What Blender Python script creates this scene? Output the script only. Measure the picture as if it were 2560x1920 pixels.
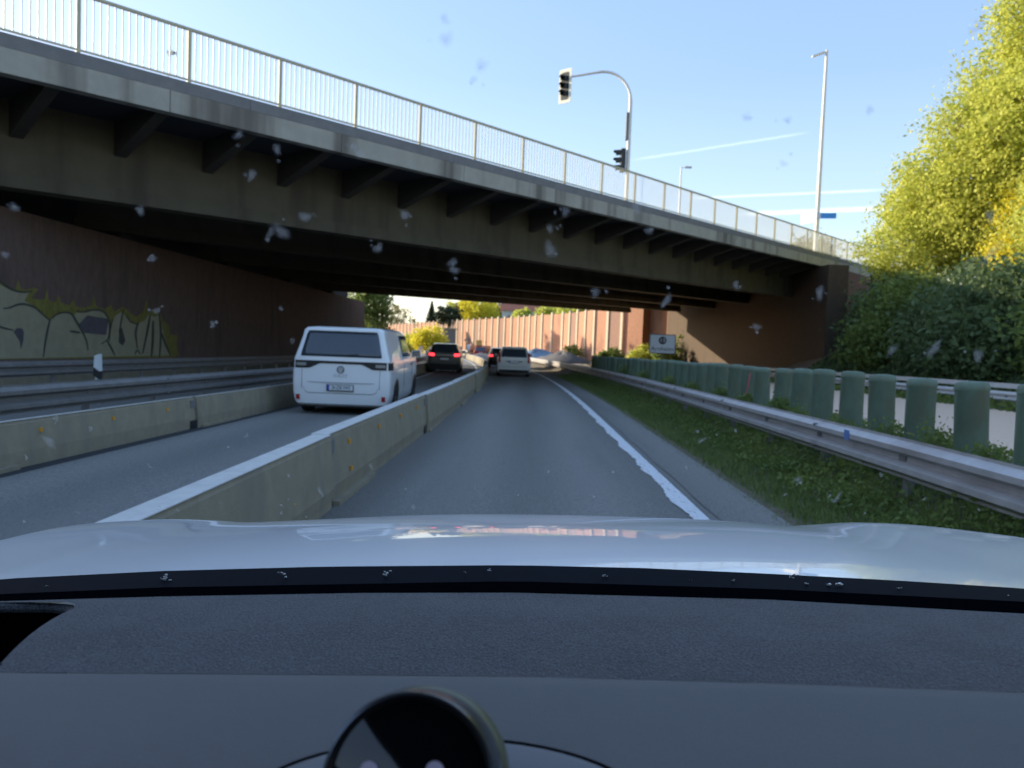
import bpy, bmesh, math, random
import numpy as np
from mathutils import Vector, Matrix
random.seed(7); RNG = np.random.default_rng(7)
scene = bpy.context.scene
COL = scene.collection
for o in list(bpy.data.objects): bpy.data.objects.remove(o)

# ------------------------------------------------------------------ camera
FPX = 1924.0; PITCH = math.radians(-2.9); YAW = math.radians(1.2); ROLL = math.atan(.038); EYE = 1.45
def cam_basis(roll=ROLL):
    f = np.array([-math.sin(YAW)*math.cos(PITCH), math.cos(YAW)*math.cos(PITCH), math.sin(PITCH)])
    r = np.array([math.cos(YAW), math.sin(YAW), 0.]); u = np.cross(r, f)
    c, s = math.cos(roll), math.sin(roll)
    return r*c+u*s, u*c-r*s, f
CR, CU, CF = cam_basis()
C0 = np.array([0, 0, EYE])
cam = bpy.data.objects.new('camera', bpy.data.cameras.new('camera')); COL.objects.link(cam)
cam.matrix_world = Matrix(((CR[0], CU[0], -CF[0], 0), (CR[1], CU[1], -CF[1], 0), (CR[2], CU[2], -CF[2], EYE), (0, 0, 0, 1)))
cam.data.sensor_width = 36; cam.data.lens = FPX/2560*36
cam.data.clip_start = .02; cam.data.clip_end = 6000
cam.data.dof.use_dof = True; cam.data.dof.focus_distance = 1.25; cam.data.dof.aperture_fstop = 8.0
scene.camera = cam

# ------------------------------------------------------------------ sky, sun, exposure
SUN_EL = 16.0; SUN_AZ = -66.0          # degrees; azimuth clockwise from the direction of the road (+Y)
W = bpy.data.worlds.new('World'); scene.world = W; W.use_nodes = True
nt = W.node_tree; nt.nodes.clear()
wo = nt.nodes.new('ShaderNodeOutputWorld'); bg = nt.nodes.new('ShaderNodeBackground')
sky = nt.nodes.new('ShaderNodeTexSky'); sky.sky_type = 'NISHITA'; sky.sun_disc = False
sky.sun_elevation = math.radians(SUN_EL); sky.sun_rotation = math.radians(SUN_AZ)
sky.air_density = 1.15; sky.dust_density = 1.2; sky.ozone_density = 2.6; sky.altitude = 50
bg.inputs['Strength'].default_value = .15
nt.links.new(bg.outputs[0], wo.inputs[0])
def px_ray(x, y):
    d = CR*(x-1280)/FPX + CU*(960-y)/FPX + CF
    return d/np.linalg.norm(d)
# vapour trails: thin great-circle streaks of the sky itself
tc = nt.nodes.new('ShaderNodeTexCoord')
# evening haze evens the sky out: the physical sky blended with a plain horizon-to-zenith gradient, the same all round
sep = nt.nodes.new('ShaderNodeSeparateXYZ'); nt.links.new(tc.outputs['Generated'], sep.inputs[0])
gr = nt.nodes.new('ShaderNodeValToRGB'); nt.links.new(sep.outputs['Z'], gr.inputs[0]); e_ = gr.color_ramp.elements
GR = [(0., (.84, .84, .72)), (.06, (.74, .78, .76)), (.16, (.41, .525, .71)), (.32, (.26, .38, .63)), (.6, (.22, .345, .585)), (1., (.205, .325, .555))]
while len(e_) < len(GR): e_.new(.5)
for q_, (p_, c_) in zip(e_, GR): q_.position = p_; q_.color = (*c_, 1)
sc4 = nt.nodes.new('ShaderNodeVectorMath'); sc4.operation = 'MULTIPLY'; nt.links.new(gr.outputs[0], sc4.inputs[0]); sc4.inputs[1].default_value = (3.8, 3.8, 3.8)
tn = nt.nodes.new('ShaderNodeVectorMath'); tn.operation = 'MULTIPLY'; nt.links.new(sky.outputs[0], tn.inputs[0]); tn.inputs[1].default_value = (1.0, .915, .89)
bl_ = nt.nodes.new('ShaderNodeMix'); bl_.data_type = 'RGBA'; bl_.inputs['Factor'].default_value = .62; nt.links.new(tn.outputs[0], bl_.inputs['A']); nt.links.new(sc4.outputs[0], bl_.inputs['B'])
last = bl_.outputs['Result']
def wmath(op, a, b=None, c=None):
    m = nt.nodes.new('ShaderNodeMath'); m.operation = op
    for i, v in enumerate((a, b, c)):
        if v is None: continue
        if isinstance(v, (int, float)): m.inputs[i].default_value = v
        else: nt.links.new(v, m.inputs[i])
    return m.outputs[0]
def wdot(v):
    m = nt.nodes.new('ShaderNodeVectorMath'); m.operation = 'DOT_PRODUCT'
    nt.links.new(tc.outputs['Generated'], m.inputs[0]); m.inputs[1].default_value = tuple(v); return m.outputs['Value']
wn = nt.nodes.new('ShaderNodeTexNoise'); wn.inputs['Scale'].default_value = 60; wn.inputs['Detail'].default_value = 4
nt.links.new(tc.outputs['Generated'], wn.inputs['Vector'])
for (p, q, half, amt) in [((1570, 402), (2030, 330), .0020, .16), ((1700, 497), (2230, 474), .0019, .28), ((1840, 536), (2330, 516), .0036, .45)]:
    a_, b_ = px_ray(*p), px_ray(*q); nrm = np.cross(a_, b_); nrm /= np.linalg.norm(nrm)
    mid = (a_+b_); mid /= np.linalg.norm(mid); ext = np.cross(nrm, mid); le = abs(np.dot(a_, ext))
    across = wmath('ABSOLUTE', wmath('ADD', wdot(nrm), wmath('MULTIPLY', wmath('SUBTRACT', wn.outputs[0], .5), half*.9)))
    m1 = wmath('SUBTRACT', 1.0, wmath('DIVIDE', across, half)); m1 = wmath('MAXIMUM', m1, 0.0)
    al = wmath('SUBTRACT', 1.0, wmath('DIVIDE', wmath('ABSOLUTE', wdot(ext)), le)); al = wmath('MINIMUM', wmath('MULTIPLY', wmath('MAXIMUM', al, 0.0), 4.0), 1.0)
    fac = wmath('MULTIPLY', wmath('MULTIPLY', m1, al), amt)
    fac = wmath('MULTIPLY', fac, wmath('GREATER_THAN', wdot(mid), 0.5))
    mx = nt.nodes.new('ShaderNodeMix'); mx.data_type = 'RGBA'; nt.links.new(fac, mx.inputs['Factor'])
    nt.links.new(last, mx.inputs['A']); mx.inputs['B'].default_value = (5.0, 5.4, 5.8, 1); last = mx.outputs['Result']
nt.links.new(last, bg.inputs['Color'])

sd = bpy.data.lights.new('sun', 'SUN'); sd.energy = 3.1; sd.angle = math.radians(.55); sd.color = (1.0, .84, .62)
sun = bpy.data.objects.new('sun', sd); COL.objects.link(sun)
az = math.radians(SUN_AZ); el = math.radians(SUN_EL)
SUND = Vector((math.sin(az)*math.cos(el), math.cos(az)*math.cos(el), math.sin(el)))
sun.rotation_euler = SUND.to_track_quat('Z', 'Y').to_euler()
scene.view_settings.view_transform = 'Standard'; scene.view_settings.look = 'None'
scene.view_settings.exposure = 1.58; scene.view_settings.gamma = 1.0; scene.view_settings.use_curve_mapping = False
scene.cycles.max_bounces = 8; scene.cycles.diffuse_bounces = 3; scene.cycles.transparent_max_bounces = 24
scene.cycles.use_denoising = True; scene.cycles.caustics_reflective = False; scene.cycles.sample_clamp_indirect = 6

# ------------------------------------------------------------------ helpers: materials
MATS = {}
def mat(name, col, rough=.7, metal=0., var=.12, vscale=3., bump=0., bscale=60., coat=0., stretch=(1, 1, 1), col2=None, spec=.5, emit=None, trans=0., stain=None):
    if name in MATS: return MATS[name]
    m = bpy.data.materials.new(name); m.use_nodes = True; n = m.node_tree; p = n.nodes['Principled BSDF']
    p.inputs['Roughness'].default_value = rough; p.inputs['Metallic'].default_value = metal
    p.inputs['Specular IOR Level'].default_value = spec
    if coat: p.inputs['Coat Weight'].default_value = coat; p.inputs['Coat Roughness'].default_value = .03
    g = n.nodes.new('ShaderNodeNewGeometry'); mp = n.nodes.new('ShaderNodeMapping'); mp.inputs['Scale'].default_value = stretch
    n.links.new(g.outputs['Position'], mp.inputs[0])
    t = n.nodes.new('ShaderNodeTexNoise'); t.inputs['Scale'].default_value = vscale; t.inputs['Detail'].default_value = 6; t.inputs['Roughness'].default_value = .65
    n.links.new(mp.outputs[0], t.inputs['Vector'])
    r = n.nodes.new('ShaderNodeValToRGB'); c = np.array(col); c2 = np.array(col2) if col2 else c*(1+var)
    c1 = c*(1-var) if not col2 else c
    r.color_ramp.elements[0].position = .32; r.color_ramp.elements[1].position = .68
    r.color_ramp.elements[0].color = (*np.clip(c1, 0, 1), 1); r.color_ramp.elements[1].color = (*np.clip(c2, 0, 1), 1)
    n.links.new(t.outputs[0], r.inputs[0]); out = r.outputs[0]
    if stain:
        t2 = n.nodes.new('ShaderNodeTexNoise'); t2.inputs['Scale'].default_value = stain[0]; t2.inputs['Detail'].default_value = 5
        mp2 = n.nodes.new('ShaderNodeMapping'); mp2.inputs['Scale'].default_value = stain[1]; n.links.new(g.outputs['Position'], mp2.inputs[0]); n.links.new(mp2.outputs[0], t2.inputs['Vector'])
        mr = n.nodes.new('ShaderNodeMapRange'); mr.inputs[1].default_value = stain[2]; mr.inputs[2].default_value = stain[2]+.16; n.links.new(t2.outputs[0], mr.inputs[0])
        mm = n.nodes.new('ShaderNodeMath'); mm.operation = 'MULTIPLY'; mm.inputs[1].default_value = stain[4]; n.links.new(mr.outputs[0], mm.inputs[0])
        x = n.nodes.new('ShaderNodeMix'); x.data_type = 'RGBA'; n.links.new(mm.outputs[0], x.inputs['Factor']); n.links.new(out, x.inputs['A']); x.inputs['B'].default_value = (*stain[3], 1); out = x.outputs['Result']
    n.links.new(out, p.inputs['Base Color'])
    if bump:
        t3 = n.nodes.new('ShaderNodeTexNoise'); t3.inputs['Scale'].default_value = bscale; t3.inputs['Detail'].default_value = 3
        n.links.new(mp.outputs[0], t3.inputs['Vector']); b = n.nodes.new('ShaderNodeBump'); b.inputs['Strength'].default_value = bump; b.inputs['Distance'].default_value = .01
        n.links.new(t3.outputs[0], b.inputs['Height']); n.links.new(b.outputs[0], p.inputs['Normal'])
    if emit: p.inputs['Emission Color'].default_value = (*emit[0], 1); p.inputs['Emission Strength'].default_value = emit[1]
    if trans:
        tr = n.nodes.new('ShaderNodeBsdfTranslucent'); n.links.new(out, tr.inputs[0]); mx = n.nodes.new('ShaderNodeMixShader'); mx.inputs[0].default_value = trans
        o = n.nodes['Material Output']; n.links.new(p.outputs[0], mx.inputs[1]); n.links.new(tr.outputs[0], mx.inputs[2]); n.links.new(mx.outputs[0], o.inputs[0])
    MATS[name] = m; return m

asphalt = mat('asphalt', (.12, .118, .108), .9, col2=(.28, .272, .25), vscale=55, bump=.6, bscale=160, stain=(.7, (1.6, .10, 1), .50, (.145, .142, .132), .55))
asphalt_worn = mat('asphalt_worn', (.115, .114, .108), .92, col2=(.255, .25, .23), vscale=45, bump=.3, bscale=200, stain=(.6, (1, .15, 1), .5, (.15, .148, .145), .5))
def wheel_tracks(m, x0, amt):
    n = m.node_tree; p = n.nodes['Principled BSDF']; src = p.inputs['Base Color'].links[0].from_socket
    g = n.nodes.new('ShaderNodeNewGeometry'); sx = n.nodes.new('ShaderNodeSeparateXYZ'); n.links.new(g.outputs['Position'], sx.inputs[0])
    a = n.nodes.new('ShaderNodeMath'); a.operation = 'MULTIPLY_ADD'; n.links.new(sx.outputs['X'], a.inputs[0]); a.inputs[1].default_value = 2*math.pi/1.5; a.inputs[2].default_value = x0
    c = n.nodes.new('ShaderNodeMath'); c.operation = 'COSINE'; n.links.new(a.outputs[0], c.inputs[0])
    r = n.nodes.new('ShaderNodeMapRange'); r.inputs[1].default_value = -1; r.inputs[2].default_value = 1; r.inputs[3].default_value = 1-amt; r.inputs[4].default_value = 1+amt; n.links.new(c.outputs[0], r.inputs[0])
    v = n.nodes.new('ShaderNodeVectorMath'); v.operation = 'SCALE'; n.links.new(src, v.inputs[0]); n.links.new(r.outputs[0], v.inputs['Scale']); n.links.new(v.outputs[0], p.inputs['Base Color'])
wheel_tracks(asphalt, math.pi, .13); wheel_tracks(asphalt_worn, 1.2, .11)
line_paint = mat('line_paint', (.68, .70, .72), .6, var=.08, vscale=30, stain=(26, (1, .35, 1), .56, (.16, .16, .17), .8))
concrete = mat('barrier_concrete', (.28, .245, .17), .88, var=.12, vscale=5, bump=.35, bscale=50, stain=(2.6, (1, 1, .22), .50, (.21, .19, .15), .6))
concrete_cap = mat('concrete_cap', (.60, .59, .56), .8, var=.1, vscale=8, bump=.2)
fascia_mat = mat('fascia_concrete', (.36, .34, .29), .88, var=.10, vscale=2.0, bump=.25, bscale=40, stain=(1.1, (1, 1, .06), .50, (.13, .115, .095), .9))
kerb_mat = mat('bridge_kerb_concrete', (.19, .185, .185), .9, var=.12, vscale=2.5, bump=.2)
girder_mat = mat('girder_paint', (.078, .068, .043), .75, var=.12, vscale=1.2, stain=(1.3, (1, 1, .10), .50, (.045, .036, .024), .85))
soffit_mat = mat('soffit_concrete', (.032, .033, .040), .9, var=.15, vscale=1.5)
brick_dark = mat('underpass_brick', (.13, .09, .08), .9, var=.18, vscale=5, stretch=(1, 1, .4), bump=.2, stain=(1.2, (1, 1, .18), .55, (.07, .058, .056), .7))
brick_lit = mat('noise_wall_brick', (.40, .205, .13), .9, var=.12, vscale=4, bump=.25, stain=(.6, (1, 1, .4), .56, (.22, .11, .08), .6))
brick_shade = mat('noise_wall_brick_shaded', (.25, .15, .115), .9, var=.15, vscale=4, bump=.25, stain=(.8, (1, 1, .3), .52, (.30, .145, .09), .8))  # darker brick paints mottled shade onto scattered wall panels
pilaster_mat = mat('pilaster_concrete', (.50, .43, .32), .85, var=.08, vscale=3)
galv = mat('galvanised_steel', (.47, .45, .44), .45, metal=.25, var=.14, vscale=4, stain=(2.2, (1, .25, 1), .56, (.30, .245, .225), .6))
galv_old = mat('weathered_steel', (.19, .185, .18), .6, metal=.2, var=.15, vscale=4)
rail_green = mat('railing_paint', (.48, .44, .30), .55, var=.08, vscale=6)
green_plastic = mat('green_plastic', (.14, .195, .14), .62, var=.16, vscale=6, stretch=(1, 1, .5), stain=(6, (1, 1, .35), .50, (.15, .17, .11), .75))
soil = mat('verge_soil', (.13, .11, .08), .95, var=.3, vscale=9, bump=.5, bscale=30)
grassland = mat('grassy_ground', (.05, .075, .022), .95, var=.3, vscale=2.5, bump=.6, bscale=12)
gravel = mat('gravel', (.74, .54, .40), .95, var=.10, vscale=14, bump=.5, bscale=60)
white_paint = mat('white_car_paint', (.83, .85, .86), .3, var=.015, vscale=2, coat=.8, spec=.3)
silver_paint = mat('pale_car_paint', (.70, .71, .67), .3, var=.02, coat=.8)
brown_paint = mat('dark_bronze_car_paint', (.085, .08, .068), .3, var=.03, coat=.8)
black_paint = mat('black_car_paint', (.02, .021, .024), .25, var=.03, coat=.8)
red_paint = mat('dark_red_car_paint', (.30, .035, .06), .3, var=.03, coat=.8)
dark_glass = mat('tinted_car_glass', (.045, .06, .08), .06, var=.02, spec=.8)
rubber = mat('tyre_rubber', (.014, .014, .015), .85, var=.1)
black_trim = mat('black_trim', (.012, .013, .015), .5, var=.05)
seam_mat = mat('panel_gap', (.10, .11, .12), .8, var=.05)
rim_mat = mat('wheel_rim', (.10, .10, .105), .35, metal=.8)
red_lens = mat('red_lens', (.40, .01, .012), .25, var=.05)
red_lit = mat('lit_tail_lamp', (.6, .01, .02), .3, emit=((1, .03, .04), 1.6))
amber = mat('amber_reflector', (.75, .34, .02), .35, var=.05)
plate_white = mat('plate_white', (.62, .66, .68), .5, var=.02)
plate_blue = mat('plate_blue', (.03, .06, .42), .5, var=.02)
ink = mat('black_ink', (.015, .02, .025), .5, var=.02)
sign_white = mat('sign_sheet', (.62, .66, .72), .5, var=.02)
sign_blue = mat('blue_sheet', (.05, .30, .85), .45, var=.02)
pole_mat = mat('lamp_pole', (.74, .71, .64), .5, metal=0., var=.05)
cream = mat('cream_backboard', (.80, .78, .66), .5, var=.03)
black_plastic = mat('black_housing', (.02, .024, .026), .5, var=.1)
lens_dark = mat('signal_lens', (.03, .04, .035), .2, var=.2)
chrome = mat('dark_chrome', (.12, .13, .15), .25, metal=.9, var=.02)
bark = mat('bark', (.20, .165, .125), .9, var=.25, vscale=8, bump=.4)
def leafmat(name, a, b, tr=.45): return mat(name, a, .55, col2=b, vscale=1.3, trans=tr, spec=.25)
leaf_spring = leafmat('spring_leaves', (.42, .48, .09), (.66, .66, .15), .5)
leaf_gold = leafmat('golden_leaves', (.58, .53, .05), (.80, .72, .07), .5)
leaf_dark = leafmat('dark_leaves', (.065, .11, .045), (.17, .23, .09), .35)
leaf_mid = leafmat('mid_leaves', (.12, .18, .05), (.23, .29, .07), .4)
leaf_conifer = leafmat('conifer_needles', (.03, .045, .025), (.06, .08, .035), .1)
leaf_olive = leafmat('olive_leaves', (.20, .19, .07), (.33, .28, .10), .3)
blade_mat = mat('grass_blades', (.17, .25, .07), .7, col2=(.36, .43, .15), vscale=6, trans=.25, spec=.2)

# ------------------------------------------------------------------ helpers: objects
def tag(o, label=None, cat=None, group=None, kind=None):
    if label: o['label'] = label
    if cat: o['category'] = cat
    if group: o['group'] = group
    if kind: o['kind'] = kind
    return o
def empty(name, loc=(0, 0, 0), rz=0., **k):
    o = bpy.data.objects.new(name, None); COL.objects.link(o); o.location = loc; o.rotation_euler = (0, 0, rz); return tag(o, **k)
class MB:
    def __init__(s): s.v = []; s.f = []
    def add(s, v, f):
        k = len(s.v); s.v += [tuple(map(float, p)) for p in v]; s.f += [tuple(i+k for i in q) for q in f]; return s
    def box(s, x0, x1, y0, y1, z0, z1):
        return s.add([(x0, y0, z0), (x1, y0, z0), (x1, y1, z0), (x0, y1, z0), (x0, y0, z1), (x1, y0, z1), (x1, y1, z1), (x0, y1, z1)],
                     [(0, 3, 2, 1), (4, 5, 6, 7), (0, 1, 5, 4), (1, 2, 6, 5), (2, 3, 7, 6), (3, 0, 4, 7)])
    def hexa(s, p): return s.add(p, [(0, 3, 2, 1), (4, 5, 6, 7), (0, 1, 5, 4), (1, 2, 6, 5), (2, 3, 7, 6), (3, 0, 4, 7)])
    def tube(s, pts, rad, n=8, cap=True):
        pts = [np.array(p, float) for p in pts]; k = len(pts)
        if not hasattr(rad, '__len__'): rad = [rad]*k
        ref = None; V = []
        for i in range(k):
            d = pts[min(i+1, k-1)]-pts[max(i-1, 0)]; d /= (np.linalg.norm(d)+1e-9)
            if ref is None:
                a = np.array([0, 0, 1.]) if abs(d[2]) < .9 else np.array([1., 0, 0])
                ref = np.cross(d, a)
            ref = ref-d*np.dot(ref, d); ref /= (np.linalg.norm(ref)+1e-9); w = np.cross(d, ref)
            for j in range(n):
                t = 2*math.pi*j/n; V.append(pts[i]+rad[i]*(ref*math.cos(t)+w*math.sin(t)))
        F = [(i*n+j, i*n+(j+1) % n, (i+1)*n+(j+1) % n, (i+1)*n+j) for i in range(k-1) for j in range(n)]
        if cap: F += [tuple(range(n-1, -1, -1)), tuple(range((k-1)*n, k*n))]
        return s.add(V, F)
    def sweep(s, path, prof, closed=True, cap=True):
        """profile [(lateral, z)] swept along path [(point, lateral unit vector)]"""
        n = len(prof); V = []
        for (p, lat) in path:
            for (a, z) in prof: V.append(np.array(p)+np.array(lat)*a+np.array([0, 0, z]))
        F = []; m = n if closed else n-1
        for i in range(len(path)-1):
            for j in range(m): F.append((i*n+j, i*n+(j+1) % n, (i+1)*n+(j+1) % n, (i+1)*n+j))
        if closed and cap: F += [tuple(range(n-1, -1, -1)), tuple(range((len(path)-1)*n, len(path)*n))]
        return s.add(V, F)
    def grid(s, P):
        """P: rows x cols of points"""
        r, c = len(P), len(P[0]); return s.add([q for row in P for q in row], [(i*c+j, i*c+j+1, (i+1)*c+j+1, (i+1)*c+j) for i in range(r-1) for j in range(c-1)])
    def build(s, name, material, parent=None, smooth=False, loc=None, **k):
        me = bpy.data.meshes.new(name); me.from_pydata(s.v, [], s.f); me.validate(); me.update()
        if smooth:
            for p in me.polygons: p.use_smooth = True
            try: me.set_sharp_from_angle(angle=math.radians(38))
            except Exception: pass
        me.materials.append(material)
        o = bpy.data.objects.new(name, me); COL.objects.link(o)
        if parent: o.parent = parent
        if loc is not None: o.location = loc
        return tag(o, **k)
def fixn(o):
    bm = bmesh.new(); bm.from_mesh(o.data); bmesh.ops.recalc_face_normals(bm, faces=bm.faces); bm.to_mesh(o.data); bm.free(); return o
def clone(o, parent=None, loc=None, rot=None, name=None):
    c = o.copy(); COL.objects.link(c); c.parent = parent
    if loc is not None: c.location = loc
    if rot is not None: c.rotation_euler = rot
    return c
def clone_tree(o, parent=None):
    c = o.copy(); COL.objects.link(c); c.parent = parent
    for ch in list(o.children): clone_tree(ch, c)
    return c
def textmesh(body, size, name, material, parent, M, extrude=.001, align='CENTER'):
    cu = bpy.data.curves.new(name, 'FONT'); cu.body = body; cu.size = size; cu.align_x = align; cu.align_y = 'CENTER'; cu.extrude = extrude
    t = bpy.data.objects.new(name+'_tmp', cu); COL.objects.link(t)
    dg = bpy.context.evaluated_depsgraph_get(); me = bpy.data.meshes.new_from_object(t.evaluated_get(dg)); bpy.data.objects.remove(t); bpy.data.curves.remove(cu)
    me.materials.clear(); me.materials.append(material); me.transform(M)
    o = bpy.data.objects.new(name, me); COL.objects.link(o); o.parent = parent; return o
ORD = 'first second third fourth fifth sixth seventh eighth ninth tenth eleventh twelfth thirteenth fourteenth fifteenth sixteenth seventeenth eighteenth nineteenth twentieth'.split()
ORD += ['twenty-'+o for o in ORD[:9]]+['thirtieth']+['thirty-'+o for o in ORD[:9]]+['fortieth']

# road frame: u = metres right of the lane's centre line, y = distance ahead
def xc(y): return 0. if y < 18 else -(y-18)**2/1000.
def zr(y): return -.0075*(min(max(y, 6), 60)-6) - (.003*(min(y, 100)-60) if y > 60 else 0)
def rp(u, y, z=0.): return np.array([u+xc(y), y, zr(y)+z])
def lat(y):
    s = 0. if y < 18 else -(y-18)/500.; v = np.array([1., -s, 0]); return v/np.linalg.norm(v)
def ys(a, b, step=3.):
    n = max(1, int(round((b-a)/step))); return [a+(b-a)*i/n for i in range(n+1)]
def rpath(u, a, b, step=3.): return [(rp(u, y), lat(y)) for y in ys(a, b, step)]
def strip(u0, u1, a, b, z, name, m, step=3., **k):
    P = [[rp(u0, y, z), rp(u1, y, z)] for y in ys(a, b, step)]
    return MB().grid(P).build(name, m, **k)

# ------------------------------------------------------------------ ground and road
g = MB(); g.add([(-3000, -600, -1.2), (3000, -600, -1.2), (3000, 5000, -1.2), (-3000, 5000, -1.2)], [(0, 1, 2, 3)]); g.build('ground', grassland, kind='structure')
PROF = [(-60, -.02), (-14.5, -.02), (2.28, -.02), (2.7, .02), (3.3, .10), (3.75, .34), (4.1, .46), (4.8, .50), (5.3, .42), (6.2, .17), (14.6, .17), (15.2, .22), (16.2, .35), (17.6, .7)]
def prof_z(u):
    us = [p[0] for p in PROF]; zs = [p[1] for p in PROF]; return float(np.interp(u, us, zs))
P = [[rp(u, y, z) + np.array([0, 0, (0.04*math.sin(y*1.7+u*3)*math.sin(u*2+y*.6) if 2.9 < u < 5.6 else 0)]) for (u, z) in PROF] for y in ys(-25, 230, 1.0)]
MB().grid(P).build('verge', soil, smooth=True, kind='structure')
strip(-1.68, 2.32, -25, 230, .0, 'road', asphalt, kind='structure')
strip(-5.02, -1.68, -25, 230, .0, 'lane_beside_barrier', asphalt_worn, kind='structure')
strip(-5.3, -5.02, -25, 230, .001, 'barrier_foot_strip', mat('dark_strip', (.022, .026, .032), .8), kind='structure')  # narrow dark strip along the foot of the left barrier
strip(-13.4, -5.3, -25, 230, -.01, 'opposite_carriageway', asphalt_worn, kind='structure')
strip(6.0, 14.4, -25, 120, .178, 'gravel_lane', gravel, kind='structure')
tar = mat('tar_seal', (.045, .045, .048), .55, var=.2, vscale=20)
def seam(pts, w, name):
    rows = []
    for i, (u, y) in enumerate(pts): a = w*random.uniform(.5, 1.2); rows.append([rp(u-a, y, .005), rp(u+a, y, .005)])
    MB().grid(rows).build(name, tar, kind='structure')
seam([(1.72+.012*math.sin(y*2.3), y) for y in np.arange(3, 60, .35)], .008, 'tar_seam')
# worn edge line with a ragged inner edge
rows = []
for y in ys(0, 190, .07):
    if y > 60 and int(y*14) % 10: continue
    rag = .018*math.sin(y*3.1)+.018*max(0, math.sin(y*7.3+2*math.sin(y*1.3)))+random.uniform(-.012, .012)
    rows.append([rp(1.455+rag, y, .006), rp(1.625+random.uniform(-.003, .003), y, .006)])
MB().grid(rows).build('road_marking', line_paint, kind='structure')
rows = [[rp(-5.0+.18, y, .006), rp(-5.0+.30, y, .006)] for y in ys(24, 190, 2)]
MB().grid(rows).build('lane_marking', line_paint, kind='structure')
rows = [[rp(-2.42, y, .006), rp(-2.30, y, .006)] for y in ys(30, 190, 2)]
MB().grid(rows).build('inner_lane_marking', line_paint, kind='structure')
rows = [[rp(-9.6, y, .004), rp(-9.45, y, .004)] for y in ys(0, 190, 2)]
MB().grid(rows).build('carriageway_marking', line_paint, kind='structure')

# ------------------------------------------------------------------ concrete barriers (linked blocks)
def barrier(uc, H, y0, y1, seg, label, halfw=.09, base=.24, capw=1., name='concrete_barrier'):
    root = empty(name, rp(uc, y0), label=label, cat='concrete barrier')
    b = base/2
    prof = [(-b, 0), (-b, .06), (-halfw-.035, .17), (-halfw, H-.035), (-halfw+.02, H), (halfw-.02, H), (halfw, H-.035), (halfw+.035, .17), (b, .06), (b, 0)]
    y = y0; k = 0; off0 = np.array(rp(uc, y0))
    while y < y1:
        ye = y+seg-.03
        path = [(p-off0, l) for (p, l) in rpath(uc+(.02 if k % 2 else -.012), y, ye, 2.)]
        blk = fixn(MB().sweep(path, prof).build('barrier_block', concrete, root))
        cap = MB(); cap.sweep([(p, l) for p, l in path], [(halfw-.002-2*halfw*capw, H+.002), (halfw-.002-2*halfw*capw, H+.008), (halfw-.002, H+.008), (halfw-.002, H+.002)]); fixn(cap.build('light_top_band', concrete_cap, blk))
        if y < 60:
            # steel coupling at the joint, drain foot and reflectors
            cp = MB(); q = rp(uc, ye)-off0; cp.box(q[0]-halfw-.012, q[0]+halfw+.012, q[1]-.14, q[1]+.17, q[2]+H-.17, q[2]+H-.05); cp.build('coupling_plate', galv_old, blk)
            for yy in np.arange(y+.7, ye, 1.45):
                for side in (1,):
                    q = rp(uc+(halfw+.008)*side, yy)-off0
                    for zz in ((H-.13,) if (int(yy*10) % 3 or uc < -3) else (H-.13, .24)):
                        e = .0 if zz > .3 else .028
                        r_ = MB(); r_.box(q[0]+e-.008, q[0]+e+.012, q[1]-.018, q[1]+.018, q[2]+zz-.022, q[2]+zz+.022); r_.build('reflector', amber, blk)
            q = rp(uc+b, y)-off0; ft = MB(); ft.box(q[0]-.01, q[0]+.055, q[1]+.12, q[1]+1.7, q[2]-.01, q[2]+.035); ft.build('foot_strip', concrete, blk)
            ft = MB(); ft.box(q[0]-.02, q[0]+.006, q[1]-.22, q[1]+.05, q[2]-.01, q[2]+.13); ft.build('drain_slot', black_trim, blk)
        y += seg; k += 1
    return root
barrier(-1.75, .625, -5.8, 150, 6.15, 'long beige concrete barrier with a pale top between the car bonnet and the white van', halfw=.075, base=.19)
barrier(-5.30, .49, -6, 150, 6.0, 'dirty yellowish concrete barrier on the far side of the white van', halfw=.06, base=.19, capw=.3)

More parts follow.
